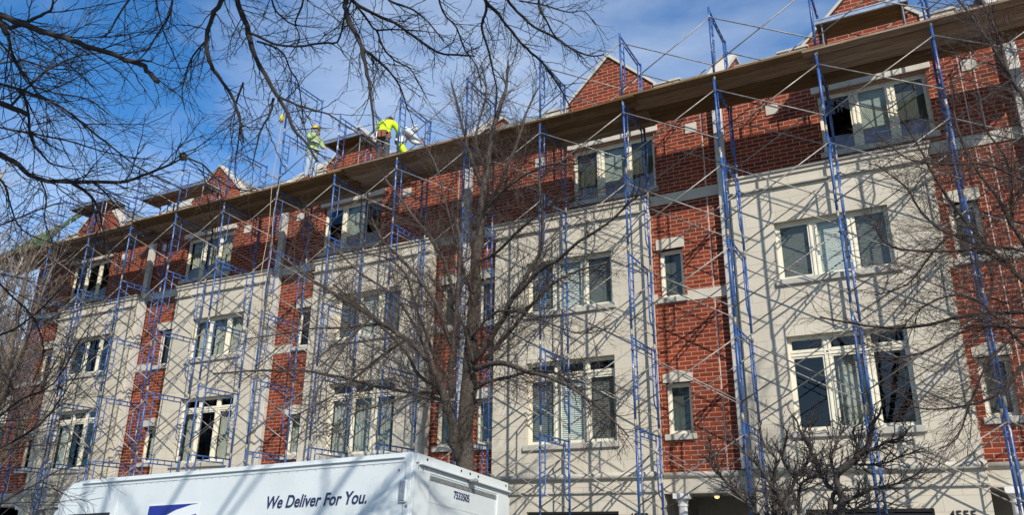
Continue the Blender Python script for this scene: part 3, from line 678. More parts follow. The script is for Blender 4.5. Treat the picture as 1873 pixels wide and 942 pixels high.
b = MB(); b.cur = 0; b.box(-4.70, -3.62, -.005, -.001, 1.95, H-.455)
b.cur = 1; b.prism([(-4.68,-.006,H-.475),(-3.66,-.006,H-.475),(-3.80,-.006,H-.49),(-4.10,-.006,H-.55),(-4.40,-.006,H-.66),(-4.68,-.006,H-.76)][::-1], (0,-.003,0))
b.prism([(-4.68,-.006,H-.98),(-4.68,-.006,H-.86),(-4.2,-.006,H-.70),(-3.66,-.006,H-.62),(-3.66,-.006,H-.98)], (0,-.003,0))
tpart(b, 'emblem', [M['logo_grey'], M['logo_blue']], body)
b = MB(); b.box(-.152, -.045, -.035, .0, H-.62, H-.345); lt = tpart(b, 'marker_light', M['truck2'], bv=.02)
b = MB(); b.box(-.142, -.06, -.045, -.034, H-.6, H-.36); tpart(b, 'lens', M['grey_metal'], lt, .015)
b = MB(); b.ball((-.2,-.0,H-.22), (.018,.01,.018)); b.ball((-.05,-.0,H-.66),(.02,.012,.02))
for i in range(10): b.ball((-.02-.035*(i % 2), .0, H-.12-.055*i), .006, 6, 4)
rr = random.Random(4)
for i in range(60): b.ball((-rr.uniform(.3,5.2), .0, H-rr.uniform(.2,.7)), .0045, 5, 3)
tpart(b, 'rivets', M['grey_metal'], body)
b = MB()
for y, z in [(.10,H-.155-.02*k) for k in range(3)] + [(.2,H-.18),(.27,H-.18),(.2,H-.2),(.27,H-.16),(2.3,H-.18),(2.38,H-.19),(2.38,H-.16)]: b.ball((.025,y,z), .008, 6, 4)
tpart(b, 'rear_rivets', M['grey_metal'], hd)
b = MB(); b.ball((-7.02,-.17,H-.62), (.13,.09,.17), 14, 9); b.tube([(-6.85,.0,H-.42),(-6.98,-.14,H-.44),(-7.02,-.17,H-.52)], .018, 8); tpart(b, 'mirror', M['black'], smooth=True)
b = MB(); b.prism([(-6.86,.12,H-.3),(-7.2,.12,1.62),(-7.2,WD-.12,1.62),(-6.86,WD-.12,H-.3)], (-.012,0,.004)); tpart(b, 'windscreen', M['black'])
for x in (-1.9, -6.5):
    for y in (.02, WD-.3):
        b = MB(); b.tube([(x,y,.40),(x,y+.28,.40)], .40, 24); w = tpart(b, 'wheel', M['black'], bv=.03)
        b = MB(); b.tube([(x,y-.012,.40),(x,y+.292,.40)], .21, 18); tpart(b, 'rim', M['grey_metal'], w)
b = MB(); b.box(-7.6, -.05, .25, WD-.25, .42, .52); b.box(.0,.12,.15,WD-.15,.5,.62); tpart(b, 'chassis', M['black'])

# ---------------------------------------------------------------- bare trees
LIMBS = {
 'over': [
  [(-3.888,-12.941,5.337,0.0207),(-3.885,-12.879,5.152,0.0194),(-3.857,-12.777,4.949,0.0181),(-3.82,-12.752,4.821,0.0166),(-3.777,-12.712,4.682,0.0152),(-3.713,-12.659,4.548,0.0139),(-3.645,-12.613,4.422,0.0125),(-3.579,-12.577,4.299,0.0111),(-3.527,-12.564,4.181,0.0097),(-3.434,-12.509,4.06,0.0084),(-3.364,-12.481,3.937,0.0071)],
  [(-3.769,-12.82,4.84,0.0092),(-3.75,-12.731,4.854,0.0089),(-3.728,-12.63,4.857,0.0086),(-3.684,-12.531,4.886,0.0083),(-3.625,-12.435,4.93,0.008),(-3.558,-12.346,4.987,0.0076),(-3.501,-12.259,5.031,0.0073),(-3.449,-12.272,5.175,0.0068),(-3.412,-12.311,5.326,0.0064),(-3.361,-12.344,5.477,0.006)],
  [(-3.684,-12.816,4.751,0.0073),(-3.704,-12.657,4.811,0.0067),(-3.75,-12.509,4.848,0.0061),(-3.833,-12.364,4.844,0.0055),(-3.9,-12.204,4.838,0.0048),(-4.007,-12.036,4.77,0.004),(-4.121,-11.873,4.69,0.0032)],
  [(-3.823,-12.448,4.561,0.0096),(-3.701,-12.4,4.496,0.0084),(-3.579,-12.362,4.439,0.0072),(-3.454,-12.329,4.388,0.006),(-3.352,-12.297,4.306,0.0049),(-3.247,-12.271,4.229,0.0037)],
  [(-3.722,-12.583,4.447,0.0093),(-3.728,-12.586,4.341,0.0078),(-3.766,-12.613,4.213,0.0064),(-3.78,-12.619,4.091,0.005),(-3.795,-12.621,3.953,0.0036)],
  [(-3.39,-12.424,5.526,0.0217),(-3.392,-12.339,5.3,0.0199),(-3.368,-12.334,5.168,0.0179),(-3.303,-12.244,4.982,0.016),(-3.264,-12.235,4.852,0.014),(-3.231,-12.216,4.701,0.0121),(-3.202,-12.198,4.54,0.0102),(-3.174,-12.186,4.379,0.0083),(-3.149,-12.197,4.241,0.0065)],
  [(-3.285,-12.235,4.922,0.0117),(-3.308,-12.096,4.957,0.0103),(-3.329,-11.939,4.972,0.009),(-3.351,-11.772,4.969,0.0075),(-3.39,-11.609,4.949,0.006),(-3.456,-11.437,4.885,0.0044)],
  [(-3.411,-12.295,5.385,0.014),(-3.444,-12.182,5.411,0.0131),(-3.413,-11.998,5.419,0.0122),(-3.351,-11.805,5.439,0.0113),(-3.3,-11.594,5.419,0.0103),(-3.235,-11.374,5.392,0.0092),(-3.135,-11.2,5.439,0.0081),(-3.073,-11.06,5.493,0.0069)],
  [(-3.405,-12.276,5.372,0.01),(-3.418,-12.191,5.376,0.0091),(-3.42,-12.054,5.335,0.0083),(-3.417,-11.934,5.313,0.0073),(-3.346,-11.826,5.363,0.0064),(-3.19,-11.654,5.406,0.0054)],
  [(-3.285,-12.065,5.597,0.0103),(-3.283,-11.976,5.509,0.0089),(-3.154,-11.838,5.471,0.0073),(-3.086,-11.725,5.402,0.0058),(-3.03,-11.594,5.296,0.0043)],
  [(-3.427,-11.922,5.324,0.0084),(-3.428,-11.834,5.225,0.0074),(-3.383,-11.732,5.148,0.0064),(-3.303,-11.636,5.106,0.0053),(-3.279,-11.552,5.023,0.0043),(-3.256,-11.463,4.926,0.0032)],
  [(-2.818,-11.487,5.834,0.0153),(-2.822,-11.322,5.791,0.0142),(-2.796,-11.148,5.753,0.013),(-2.77,-10.964,5.694,0.0117),(-2.728,-10.774,5.634,0.0104),(-2.674,-10.598,5.589,0.009),(-2.622,-10.376,5.472,0.0076),(-2.594,-10.161,5.333,0.0062)],
  [(-2.666,-11.4,5.84,0.0131),(-2.662,-11.232,5.795,0.0123),(-2.652,-11.09,5.779,0.0113),(-2.595,-10.901,5.731,0.0104),(-2.479,-10.707,5.706,0.0094),(-2.416,-10.541,5.677,0.0083),(-2.294,-10.368,5.665,0.0072),(-2.215,-10.268,5.723,0.0061)],
  [(-2.622,-11.108,5.865,0.0068),(-2.45,-10.945,5.86,0.006),(-2.316,-10.801,5.844,0.0052),(-2.212,-10.714,5.877,0.0043),(-2.162,-10.576,5.812,0.0035)],
  [(-2.787,-11.38,5.739,0.0132),(-2.813,-11.315,5.702,0.0118),(-2.899,-11.242,5.614,0.0105),(-2.915,-11.113,5.503,0.0091),(-2.94,-10.971,5.36,0.0077),(-2.972,-10.844,5.222,0.0062),(-3.053,-10.731,5.052,0.0047)],
  [(-3.091,-11.623,5.786,0.0087),(-3.124,-11.485,5.68,0.008),(-3.085,-11.334,5.606,0.0072),(-3.094,-11.184,5.489,0.0064),(-3.06,-11.04,5.404,0.0055),(-3.092,-10.907,5.275,0.0047)],
  [(-3.8,-13.046,5.182,0.0182),(-3.867,-13.008,5.013,0.0168),(-3.92,-13.018,4.894,0.0152),(-3.963,-13.0,4.756,0.0137),(-3.971,-12.935,4.61,0.0123),(-3.931,-12.845,4.494,0.0108),(-3.89,-12.764,4.384,0.0094),(-3.879,-12.685,4.223,0.0079),(-3.871,-12.655,4.112,0.0064)],
  [(-3.98,-12.983,4.742,0.0073),(-4.066,-12.999,4.645,0.0061),(-4.133,-12.979,4.533,0.005),(-4.185,-12.946,4.423,0.0039),(-4.204,-12.89,4.332,0.0027)],
  [(-3.963,-12.648,4.609,0.0076),(-4.072,-12.59,4.496,0.0067),(-4.111,-12.502,4.442,0.0058),(-4.2,-12.416,4.309,0.0049),(-4.287,-12.343,4.187,0.004)],
  [(-4.056,-13.238,5.052,0.0081),(-4.132,-13.173,4.907,0.007),(-4.232,-13.165,4.77,0.0059),(-4.3,-13.165,4.677,0.0048),(-4.35,-13.173,4.615,0.0036)],
  [(-4.217,-13.379,4.969,0.0071),(-4.343,-13.386,4.81,0.0059),(-4.414,-13.38,4.707,0.0047),(-4.451,-13.396,4.667,0.0035)],
  [(-4.153,-13.31,4.994,0.0053),(-4.181,-13.225,4.89,0.0047),(-4.207,-13.14,4.782,0.0041),(-4.213,-13.036,4.676,0.0034),(-4.219,-12.961,4.594,0.0028)],
  [(-3.545,-12.587,5.371,0.0077),(-3.632,-12.514,5.219,0.0066),(-3.704,-12.489,5.12,0.0054),(-3.717,-12.416,5.032,0.0042),(-3.804,-12.407,4.925,0.003)],
  [(-3.742,-12.752,5.327,0.0077),(-3.779,-12.639,5.186,0.0065),(-3.762,-12.567,5.136,0.0054),(-3.71,-12.48,5.105,0.0042),(-3.57,-12.35,5.118,0.003)],
  [(-2.287,-11.376,5.717,0.0106),(-2.365,-11.268,5.613,0.0093),(-2.354,-11.144,5.537,0.0078),(-2.322,-11.01,5.456,0.0064),(-2.207,-10.839,5.367,0.0049),(-2.19,-10.769,5.352,0.0034)],
 ],
 'left': [
  [(-4.637,-14.102,4.521,0.019),(-4.548,-13.977,4.498,0.0185),(-4.462,-13.863,4.47,0.0181),(-4.379,-13.762,4.442,0.0176),(-4.291,-13.676,4.429,0.017),(-4.231,-13.625,4.395,0.0164),(-4.126,-13.51,4.374,0.0158),(-4.047,-13.435,4.34,0.0152),(-3.985,-13.402,4.321,0.0146),(-3.941,-13.36,4.263,0.0139),(-3.897,-13.327,4.212,0.0132)],
  [(-4.029,-13.439,4.332,0.0083),(-3.948,-13.417,4.328,0.0066),(-3.885,-13.405,4.308,0.0049)],
  [(-4.578,-13.891,4.469,0.013),(-4.557,-13.843,4.507,0.0115),(-4.517,-13.794,4.572,0.0099),(-4.49,-13.758,4.626,0.0083),(-4.468,-13.731,4.677,0.0067),(-4.449,-13.749,4.754,0.005)],
  [(-4.774,-13.988,4.627,0.0214),(-4.749,-13.879,4.592,0.02),(-4.75,-13.838,4.559,0.0184),(-4.752,-13.8,4.529,0.0168)],
  [(-4.668,-13.841,4.491,0.0083),(-4.739,-13.767,4.442,0.0074),(-4.801,-13.665,4.382,0.0065),(-4.843,-13.592,4.377,0.0056),(-4.89,-13.511,4.355,0.0046),(-4.945,-13.412,4.301,0.0036)],
  [(-4.929,-13.847,4.258,0.0117),(-4.835,-13.748,4.236,0.0107),(-4.732,-13.639,4.216,0.0097),(-4.637,-13.537,4.179,0.0087),(-4.551,-13.433,4.117,0.0077),(-4.471,-13.316,4.023,0.0067),(-4.393,-13.225,3.943,0.0056),(-4.313,-13.135,3.861,0.0045),(-4.227,-13.052,3.791,0.0035)],
  [(-4.95,-13.781,4.165,0.0218),(-4.91,-13.687,4.158,0.0198),(-4.871,-13.599,4.151,0.0177),(-4.839,-13.52,4.136,0.0156)],
  [(-4.814,-13.61,4.267,0.0086),(-4.883,-13.515,4.19,0.0077),(-4.974,-13.399,4.04,0.0067),(-5.009,-13.285,3.993,0.0058),(-5.045,-13.201,3.978,0.0048),(-5.026,-13.056,4.001,0.0037)],
  [(-4.879,-13.619,4.155,0.0086),(-4.889,-13.522,4.389,0.0075),(-4.904,-13.405,4.585,0.0064),(-4.9,-13.246,4.763,0.0052),(-4.902,-13.06,4.899,0.0039)],
  [(-5.288,-13.594,4.036,0.0194),(-5.187,-13.48,3.966,0.0179),(-5.089,-13.384,3.9,0.0164),(-4.999,-13.298,3.818,0.0148),(-4.844,-13.17,3.82,0.0133),(-4.654,-13.011,3.838,0.0119),(-4.533,-12.964,3.847,0.0102),(-4.403,-12.93,3.885,0.0086),(-4.255,-12.889,3.938,0.007),(-4.147,-12.884,3.963,0.0053)],
  [(-4.817,-13.186,3.807,0.0125),(-4.778,-13.081,3.756,0.0102),(-4.762,-13.006,3.687,0.0078),(-4.769,-12.948,3.585,0.0054)],
  [(-4.745,-13.08,3.828,0.0072),(-4.713,-12.991,3.775,0.0058),(-4.693,-12.909,3.703,0.0043),(-4.647,-12.808,3.653,0.0028)],
  [(-4.22,-12.83,4.004,0.0073),(-4.134,-12.741,3.976,0.0064),(-4.071,-12.642,3.884,0.0055),(-3.994,-12.564,3.84,0.0046),(-3.883,-12.475,3.833,0.0037)],
  [(-4.908,-13.322,3.777,0.0053),(-4.914,-13.262,3.687,0.0044),(-4.946,-13.223,3.555,0.0035),(-4.95,-13.146,3.431,0.0027)],
  [(-5.2,-13.704,4.752,0.0072),(-5.228,-13.529,4.697,0.0067),(-5.281,-13.359,4.593,0.0061),(-5.258,-13.175,4.599,0.0054),(-5.195,-12.972,4.645,0.0048),(-5.188,-12.789,4.601,0.0041)],
  [(-5.386,-13.475,4.22,0.0073),(-5.411,-13.251,4.294,0.0069),(-5.442,-13.043,4.358,0.0063),(-5.466,-12.823,4.414,0.0058),(-5.463,-12.556,4.453,0.0051),(-5.437,-12.29,4.519,0.0044)],
  [(-5.543,-13.332,3.992,0.0075),(-5.603,-13.173,3.947,0.0067),(-5.701,-13.051,3.845,0.0059),(-5.78,-12.9,3.744,0.005),(-5.803,-12.714,3.727,0.0041)],
  [(-5.351,-13.585,4.615,0.0074),(-5.356,-13.391,4.773,0.0065),(-5.397,-13.177,4.842,0.0055),(-5.416,-12.969,4.944,0.0044),(-5.502,-12.769,4.936,0.0032)],
  [(-5.626,-13.196,3.611,0.0075),(-5.657,-13.02,3.764,0.0066),(-5.676,-12.838,3.922,0.0056),(-5.712,-12.666,4.041,0.0044),(-5.778,-12.49,4.076,0.0032)],
  [(-5.673,-13.104,3.329,0.0075),(-5.757,-12.883,3.244,0.0066),(-5.832,-12.654,3.149,0.0055),(-5.942,-12.456,2.956,0.0044),(-6.12,-12.381,2.734,0.0031)],
  [(-5.722,-12.978,2.899,0.0075),(-5.764,-12.79,3.026,0.0066),(-5.787,-12.617,3.236,0.0056),(-5.815,-12.471,3.453,0.0045),(-5.865,-12.329,3.592,0.0032)],
  [(-5.743,-12.795,2.149,0.0074),(-5.778,-12.578,2.284,0.0065),(-5.816,-12.389,2.466,0.0055),(-5.858,-12.245,2.737,0.0044),(-5.862,-12.071,3.029,0.0032)],
  [(-6.094,-12.642,2.37,0.0079),(-6.118,-12.437,2.6,0.0069),(-6.127,-12.206,2.765,0.0059),(-6.096,-12.045,3.241,0.0047),(-6.083,-11.849,3.476,0.0035)],
  [(-5.726,-12.725,1.799,0.0073),(-5.775,-12.428,1.96,0.0061),(-5.856,-12.197,2.094,0.0047),(-5.9,-11.912,2.159,0.0032)],
 ],
 'centre': [
  [(-7.19,-4.3,2.037,0.1599),(-7.252,-4.25,2.908,0.1521),(-7.301,-4.2,3.421,0.1424),(-7.271,-4.15,4.192,0.1328),(-7.286,-4.1,4.745,0.1222),(-7.299,-4.05,5.275,0.1111),(-7.308,-4.0,5.697,0.0993)],
  [(-7.308,-4.0,5.697,0.0993),(-7.33,-3.95,6.558,0.0914),(-7.29,-3.9,7.426,0.083),(-7.252,-3.85,8.099,0.0738),(-7.209,-3.8,8.626,0.0641),(-7.176,-3.75,9.144,0.0541),(-7.09,-3.7,9.675,0.0438),(-6.915,-3.65,10.281,0.0332),(-6.888,-3.6,10.881,0.0224)],
  [(-7.33,-4.3,2.96,0.0868),(-7.313,-4.48,3.208,0.0791),(-7.282,-4.66,3.632,0.0717),(-7.343,-4.84,3.971,0.0644),(-7.378,-5.02,4.225,0.0569),(-7.4,-5.2,4.458,0.0495)],
  [(-7.4,-5.2,4.458,0.0495),(-7.642,-5.314,4.716,0.0447),(-7.895,-5.429,4.904,0.0397),(-8.37,-5.543,5.236,0.0351),(-8.938,-5.657,5.59,0.0304),(-9.576,-5.771,5.988,0.0256),(-10.076,-5.886,6.38,0.0205),(-10.396,-6.0,6.606,0.0149)],
  [(-7.32,-4.6,3.643,0.041),(-7.515,-4.767,4.07,0.0367),(-7.745,-4.933,4.263,0.0322),(-7.994,-5.1,4.723,0.0279),(-8.36,-5.267,5.109,0.0235),(-8.799,-5.433,5.513,0.0191),(-9.255,-5.6,5.931,0.0145)],
  [(-7.536,-4.3,3.979,0.0566),(-7.555,-4.343,4.258,0.0521),(-7.517,-4.386,4.535,0.0475),(-7.442,-4.429,5.004,0.0431),(-7.371,-4.471,5.581,0.0386),(-7.322,-4.514,6.172,0.0341),(-7.292,-4.557,6.673,0.0295),(-7.368,-4.6,7.204,0.0249)],
  [(-7.475,-4.4,4.818,0.043),(-7.554,-4.533,5.19,0.0383),(-7.682,-4.667,5.61,0.0338),(-7.917,-4.8,6.011,0.0292),(-8.227,-4.933,6.389,0.0246),(-8.651,-5.067,6.838,0.02),(-8.834,-5.2,7.256,0.0151)],
  [(-7.417,-4.4,5.606,0.0389),(-7.564,-4.5,6.213,0.0345),(-7.886,-4.6,6.866,0.0301),(-8.21,-4.7,7.324,0.0255),(-8.545,-4.8,7.797,0.0207),(-8.894,-4.9,8.287,0.0158)],
  [(-7.166,-4.2,4.615,0.0571),(-6.976,-4.267,4.748,0.0525),(-6.705,-4.333,5.042,0.0481),(-6.478,-4.4,5.241,0.0436),(-6.245,-4.467,5.602,0.0393),(-5.888,-4.533,6.009,0.035),(-5.647,-4.6,6.392,0.0308),(-5.583,-4.667,6.824,0.0268),(-5.58,-4.733,7.213,0.0228),(-5.599,-4.8,7.611,0.0188)],
  [(-6.172,-4.6,5.536,0.0414),(-5.666,-4.767,5.847,0.0357),(-5.217,-4.933,5.943,0.0301),(-4.746,-5.1,6.126,0.0248),(-4.193,-5.267,6.271,0.0196),(-3.768,-5.433,6.469,0.0147),(-3.447,-5.6,6.533,0.01)],
  [(-6.956,-4.2,4.615,0.0426),(-6.555,-4.06,5.088,0.0371),(-6.2,-3.92,5.575,0.0317),(-5.839,-3.78,5.967,0.0261),(-5.37,-3.64,6.193,0.0203),(-4.906,-3.5,6.318,0.0144)],
  [(-7.079,-4.3,4.463,0.0564),(-6.716,-4.514,4.455,0.0491),(-6.282,-4.729,4.409,0.042),(-5.768,-4.943,4.18,0.0349),(-5.255,-5.157,4.011,0.0283),(-4.704,-5.371,3.725,0.022),(-4.171,-5.586,3.339,0.0161),(-3.771,-5.8,2.968,0.0108)],
  [(-7.068,-4.3,4.113,0.0373),(-6.736,-4.467,4.17,0.0324),(-6.229,-4.633,4.188,0.0274),(-5.648,-4.8,4.213,0.0226),(-5.098,-4.967,4.032,0.018),(-4.587,-5.133,3.556,0.0136),(-4.36,-5.3,3.131,0.0096)],
  [(-7.374,-4.6,3.875,0.0322),(-7.706,-4.8,3.931,0.0296),(-8.018,-5.0,4.024,0.0269),(-8.561,-5.2,4.135,0.0245),(-9.123,-5.4,4.296,0.0221),(-9.693,-5.6,4.404,0.0196),(-10.526,-5.8,4.459,0.0172),(-11.519,-6.0,4.451,0.0147)],
  [(-7.236,-4.1,5.661,0.0344),(-7.405,-4.2,6.279,0.0299),(-7.608,-4.3,7.03,0.0254),(-7.755,-4.4,7.684,0.0206),(-7.908,-4.5,8.358,0.0157),(-8.261,-4.6,9.101,0.0107)],
  [(-7.284,-3.9,7.224,0.0465),(-7.115,-3.76,7.808,0.0404),(-6.904,-3.62,8.518,0.0341),(-6.683,-3.48,9.25,0.0277),(-6.575,-3.34,9.911,0.021),(-6.398,-3.2,10.446,0.014)],
  [(-7.282,-3.8,8.125,0.0424),(-7.439,-3.975,8.6,0.0353),(-7.539,-4.15,9.139,0.0281),(-7.602,-4.325,9.675,0.0208),(-7.68,-4.5,10.219,0.0135)],
  [(-7.269,-3.9,7.557,0.0312),(-6.687,-4.1,7.811,0.0264),(-6.126,-4.3,7.94,0.0218),(-5.481,-4.5,7.925,0.0173),(-4.974,-4.7,7.722,0.013),(-4.493,-4.9,7.625,0.009)],
  [(-7.231,-3.8,8.512,0.032),(-7.622,-3.6,9.299,0.0277),(-7.632,-3.4,10.032,0.0227),(-7.635,-3.2,10.797,0.0175),(-7.908,-3.0,11.537,0.012)],
  [(-7.276,-4.0,6.534,0.0354),(-6.724,-4.2,6.592,0.0295),(-6.175,-4.4,6.846,0.0241),(-5.542,-4.6,7.064,0.0187),(-4.94,-4.8,7.067,0.0136),(-4.28,-5.0,6.949,0.0087)],
  [(-7.224,-4.2,5.032,0.0241),(-6.696,-4.4,5.365,0.0208),(-6.056,-4.6,5.283,0.0173),(-5.453,-4.8,4.974,0.014),(-4.799,-5.0,4.675,0.0109),(-4.184,-5.2,4.643,0.0081)],
  [(-7.501,-4.6,4.022,0.0278),(-7.863,-4.9,4.001,0.023),(-8.305,-5.2,3.802,0.0182),(-8.735,-5.5,3.606,0.0136),(-8.9,-5.8,3.224,0.0088)],
  [(-7.811,-4.6,4.616,0.0285),(-8.006,-4.8,5.178,0.0249),(-8.375,-5.0,5.774,0.0214),(-8.99,-5.2,6.216,0.0178),(-9.66,-5.4,6.898,0.0142),(-10.067,-5.6,7.339,0.0103)],
  [(-7.582,-4.3,4.268,0.0285),(-7.858,-4.48,4.84,0.025),(-8.132,-4.66,5.63,0.0215),(-8.282,-4.84,6.218,0.0178),(-8.662,-5.02,6.536,0.0139),(-9.288,-5.2,6.686,0.0101)],
  [(-7.044,-4.4,4.564,0.0281),(-7.326,-4.267,5.226,0.0226),(-7.906,-4.133,5.949,0.0168),(-8.391,-4.0,6.488,0.0104)],
  [(-8.263,-5.4,5.143,0.0233),(-8.759,-5.65,5.064,0.0198),(-9.264,-5.9,5.063,0.0163),(-9.757,-6.15,4.965,0.0128),(-10.377,-6.4,4.881,0.0093)],
  [(-8.324,-5.6,5.216,0.0231),(-8.571,-5.85,4.808,0.0193),(-8.758,-6.1,4.227,0.0155),(-8.812,-6.35,3.664,0.0118),(-8.641,-6.6,3.2,0.0083)],
  [(-8.08,-5.0,4.926,0.0236),(-8.296,-5.3,4.617,0.0197),(-8.6,-5.6,4.215,0.0159),(-8.883,-5.9,3.825,0.0123),(-9.274,-6.2,3.543,0.0088)],
 ],
 'right': [
  [(1.819,-5.4,5.666,0.0285),(1.587,-5.3,6.415,0.0274),(1.427,-5.2,7.0,0.0258),(1.391,-5.1,7.184,0.0236),(1.309,-5.0,7.608,0.0215),(1.253,-4.9,7.973,0.0192),(1.181,-4.8,8.276,0.0168),(1.103,-4.7,8.653,0.0143),(0.99,-4.6,9.065,0.0117)],
  [(1.379,-5.2,7.132,0.0173),(1.32,-5.14,7.515,0.0155),(1.328,-5.08,7.881,0.0136),(1.31,-5.02,8.181,0.0117),(1.251,-4.96,8.591,0.0097),(1.206,-4.9,8.918,0.0076)],
  [(1.385,-5.4,4.206,0.0276),(1.138,-5.333,4.854,0.0256),(1.002,-5.267,5.303,0.023),(0.904,-5.2,5.768,0.0203),(0.748,-5.133,6.237,0.0174),(0.651,-5.067,6.844,0.0143),(0.679,-5.0,7.449,0.011)],
  [(1.339,-5.4,3.958,0.0274),(0.997,-5.329,4.58,0.0258),(0.85,-5.257,4.876,0.0233),(0.655,-5.186,5.222,0.0209),(0.386,-5.114,5.855,0.0185),(0.249,-5.043,6.39,0.0157),(0.129,-4.971,6.857,0.0126),(-0.01,-4.9,7.351,0.0095)],
  [(0.911,-5.2,4.795,0.0196),(0.669,-5.167,5.054,0.0178),(0.521,-5.133,5.235,0.0158),(0.248,-5.1,5.442,0.0139),(0.047,-5.067,5.795,0.0118),(-0.067,-5.033,6.145,0.0096),(-0.384,-5.0,6.552,0.0074)],
  [(1.481,-5.4,4.711,0.0249),(1.054,-5.4,4.928,0.0227),(0.757,-5.4,5.012,0.0201),(0.367,-5.4,5.028,0.0174),(-0.131,-5.4,5.124,0.0148),(-0.386,-5.4,5.277,0.0118),(-0.504,-5.4,5.545,0.0088)],
  [(1.368,-5.4,4.112,0.0245),(0.93,-5.333,4.203,0.0226),(0.342,-5.267,4.253,0.0207),(-0.068,-5.2,4.202,0.0184),(-0.486,-5.133,4.225,0.016),(-0.913,-5.067,4.355,0.0135),(-1.322,-5.0,4.51,0.0109)],
  [(1.303,-5.5,3.815,0.0211),(0.883,-5.52,3.982,0.0185),(0.388,-5.54,4.035,0.0158),(-0.097,-5.56,3.822,0.0128),(-0.456,-5.58,3.755,0.0097),(-0.747,-5.6,3.812,0.0066)],
  [(1.326,-5.5,3.936,0.0211),(0.815,-5.5,3.586,0.0183),(0.603,-5.5,3.332,0.0153),(0.288,-5.5,3.177,0.0124),(-0.122,-5.5,3.137,0.0094),(-0.367,-5.5,3.178,0.0064)],
  [(0.894,-5.4,4.01,0.0156),(0.491,-5.475,3.653,0.0133),(0.231,-5.55,3.192,0.0108),(0.025,-5.625,2.781,0.0084),(-0.163,-5.7,2.674,0.0061)],
  [(1.008,-5.2,5.326,0.0199),(1.087,-5.1,5.8,0.0169),(1.115,-5.0,6.29,0.0138),(0.965,-4.9,6.846,0.0107),(0.991,-4.8,7.386,0.0073)],
  [(0.654,-5.2,5.217,0.0168),(0.355,-5.15,5.331,0.0146),(0.073,-5.1,5.101,0.0121),(-0.224,-5.05,4.795,0.0096),(-0.624,-5.0,4.718,0.0071)],
  [(1.603,-5.4,5.364,0.019),(1.202,-5.44,5.781,0.017),(0.832,-5.48,6.065,0.0147),(0.427,-5.52,6.139,0.0123),(0.019,-5.56,6.29,0.0097),(-0.303,-5.6,6.742,0.0071)],
  [(1.225,-5.4,3.354,0.018),(0.806,-5.36,3.9,0.0163),(0.55,-5.32,4.335,0.0142),(0.291,-5.28,4.516,0.0119),(-0.08,-5.24,4.437,0.0094),(-0.43,-5.2,4.14,0.0068)],
 ],
 'shrub': [
  [(-2.266,-4.6,1.566,0.0355),(-2.228,-4.567,2.027,0.0318),(-2.242,-4.533,2.251,0.0279),(-2.196,-4.5,2.569,0.0239),(-2.169,-4.467,2.765,0.0198),(-2.292,-4.433,2.92,0.0156),(-2.372,-4.4,3.173,0.0114)],
  [(-2.225,-4.6,1.567,0.039),(-2.198,-4.5,2.043,0.035),(-2.109,-4.4,2.206,0.0304),(-1.968,-4.3,2.507,0.0259),(-1.761,-4.2,2.804,0.0211),(-1.861,-4.1,3.1,0.0165),(-1.922,-4.0,3.32,0.0116)],
  [(-2.115,-4.6,1.635,0.0318),(-2.054,-4.7,2.055,0.0284),(-2.127,-4.8,2.234,0.0248),(-2.212,-4.9,2.442,0.0213),(-2.312,-5.0,2.637,0.0178),(-2.418,-5.1,2.771,0.0143),(-2.555,-5.2,2.977,0.0108)],
  [(-2.0,-4.4,1.637,0.025),(-1.984,-4.25,2.037,0.0219),(-1.947,-4.1,2.427,0.0187),(-1.733,-3.95,2.577,0.0151),(-1.56,-3.8,2.716,0.0114)],
  [(-1.587,-4.6,1.64,0.038),(-1.53,-4.6,2.021,0.034),(-1.492,-4.6,2.235,0.0298),(-1.431,-4.6,2.301,0.0254),(-1.409,-4.6,2.26,0.021)],
  [(-1.438,-4.6,1.641,0.0515),(-1.394,-4.643,2.019,0.0479),(-1.373,-4.686,2.255,0.0441),(-1.402,-4.729,2.46,0.0403),(-1.278,-4.771,2.574,0.0361),(-0.985,-4.814,2.822,0.0319),(-0.896,-4.857,3.035,0.028),(-0.842,-4.9,3.128,0.024)],
  [(-1.383,-4.6,2.26,0.0279),(-1.601,-4.48,2.484,0.0251),(-1.697,-4.36,2.772,0.022),(-1.763,-4.24,2.99,0.0187),(-1.845,-4.12,3.082,0.0152),(-1.732,-4.0,3.301,0.0115)],
  [(-1.355,-4.6,2.166,0.0278),(-1.154,-4.75,2.247,0.023),(-0.916,-4.9,2.325,0.0184),(-0.694,-5.05,2.348,0.0139),(-0.428,-5.2,2.462,0.0096)],
  [(-1.281,-4.6,2.033,0.0207),(-1.209,-4.533,2.101,0.0162),(-0.986,-4.467,2.187,0.0115),(-0.764,-4.4,2.134,0.0069)],
  [(-2.4,-4.7,2.003,0.0287),(-2.618,-4.825,2.269,0.0244),(-2.802,-4.95,2.482,0.02),(-2.888,-5.075,2.637,0.0154),(-2.975,-5.2,2.784,0.0109)],
  [(-2.935,-4.9,2.653,0.0148),(-2.904,-5.0,2.902,0.0111),(-2.92,-5.1,3.021,0.0074)],
  [(-1.405,-4.7,2.462,0.0209),(-1.458,-4.533,2.718,0.0167),(-1.343,-4.367,3.013,0.0121),(-1.298,-4.2,3.285,0.0074)],
  [(-1.286,-4.7,2.581,0.0209),(-1.092,-4.8,2.747,0.0161),(-1.112,-4.9,3.008,0.0115),(-1.014,-5.0,3.091,0.0068)],
  [(-1.005,-4.7,2.753,0.0208),(-0.755,-4.867,2.859,0.0158),(-0.553,-5.033,2.896,0.0111),(-0.438,-5.2,3.0,0.0065)],
  [(-1.918,-4.6,2.484,0.0216),(-2.043,-4.733,2.722,0.0168),(-1.922,-4.867,2.984,0.0119),(-1.95,-5.0,3.146,0.0071)],
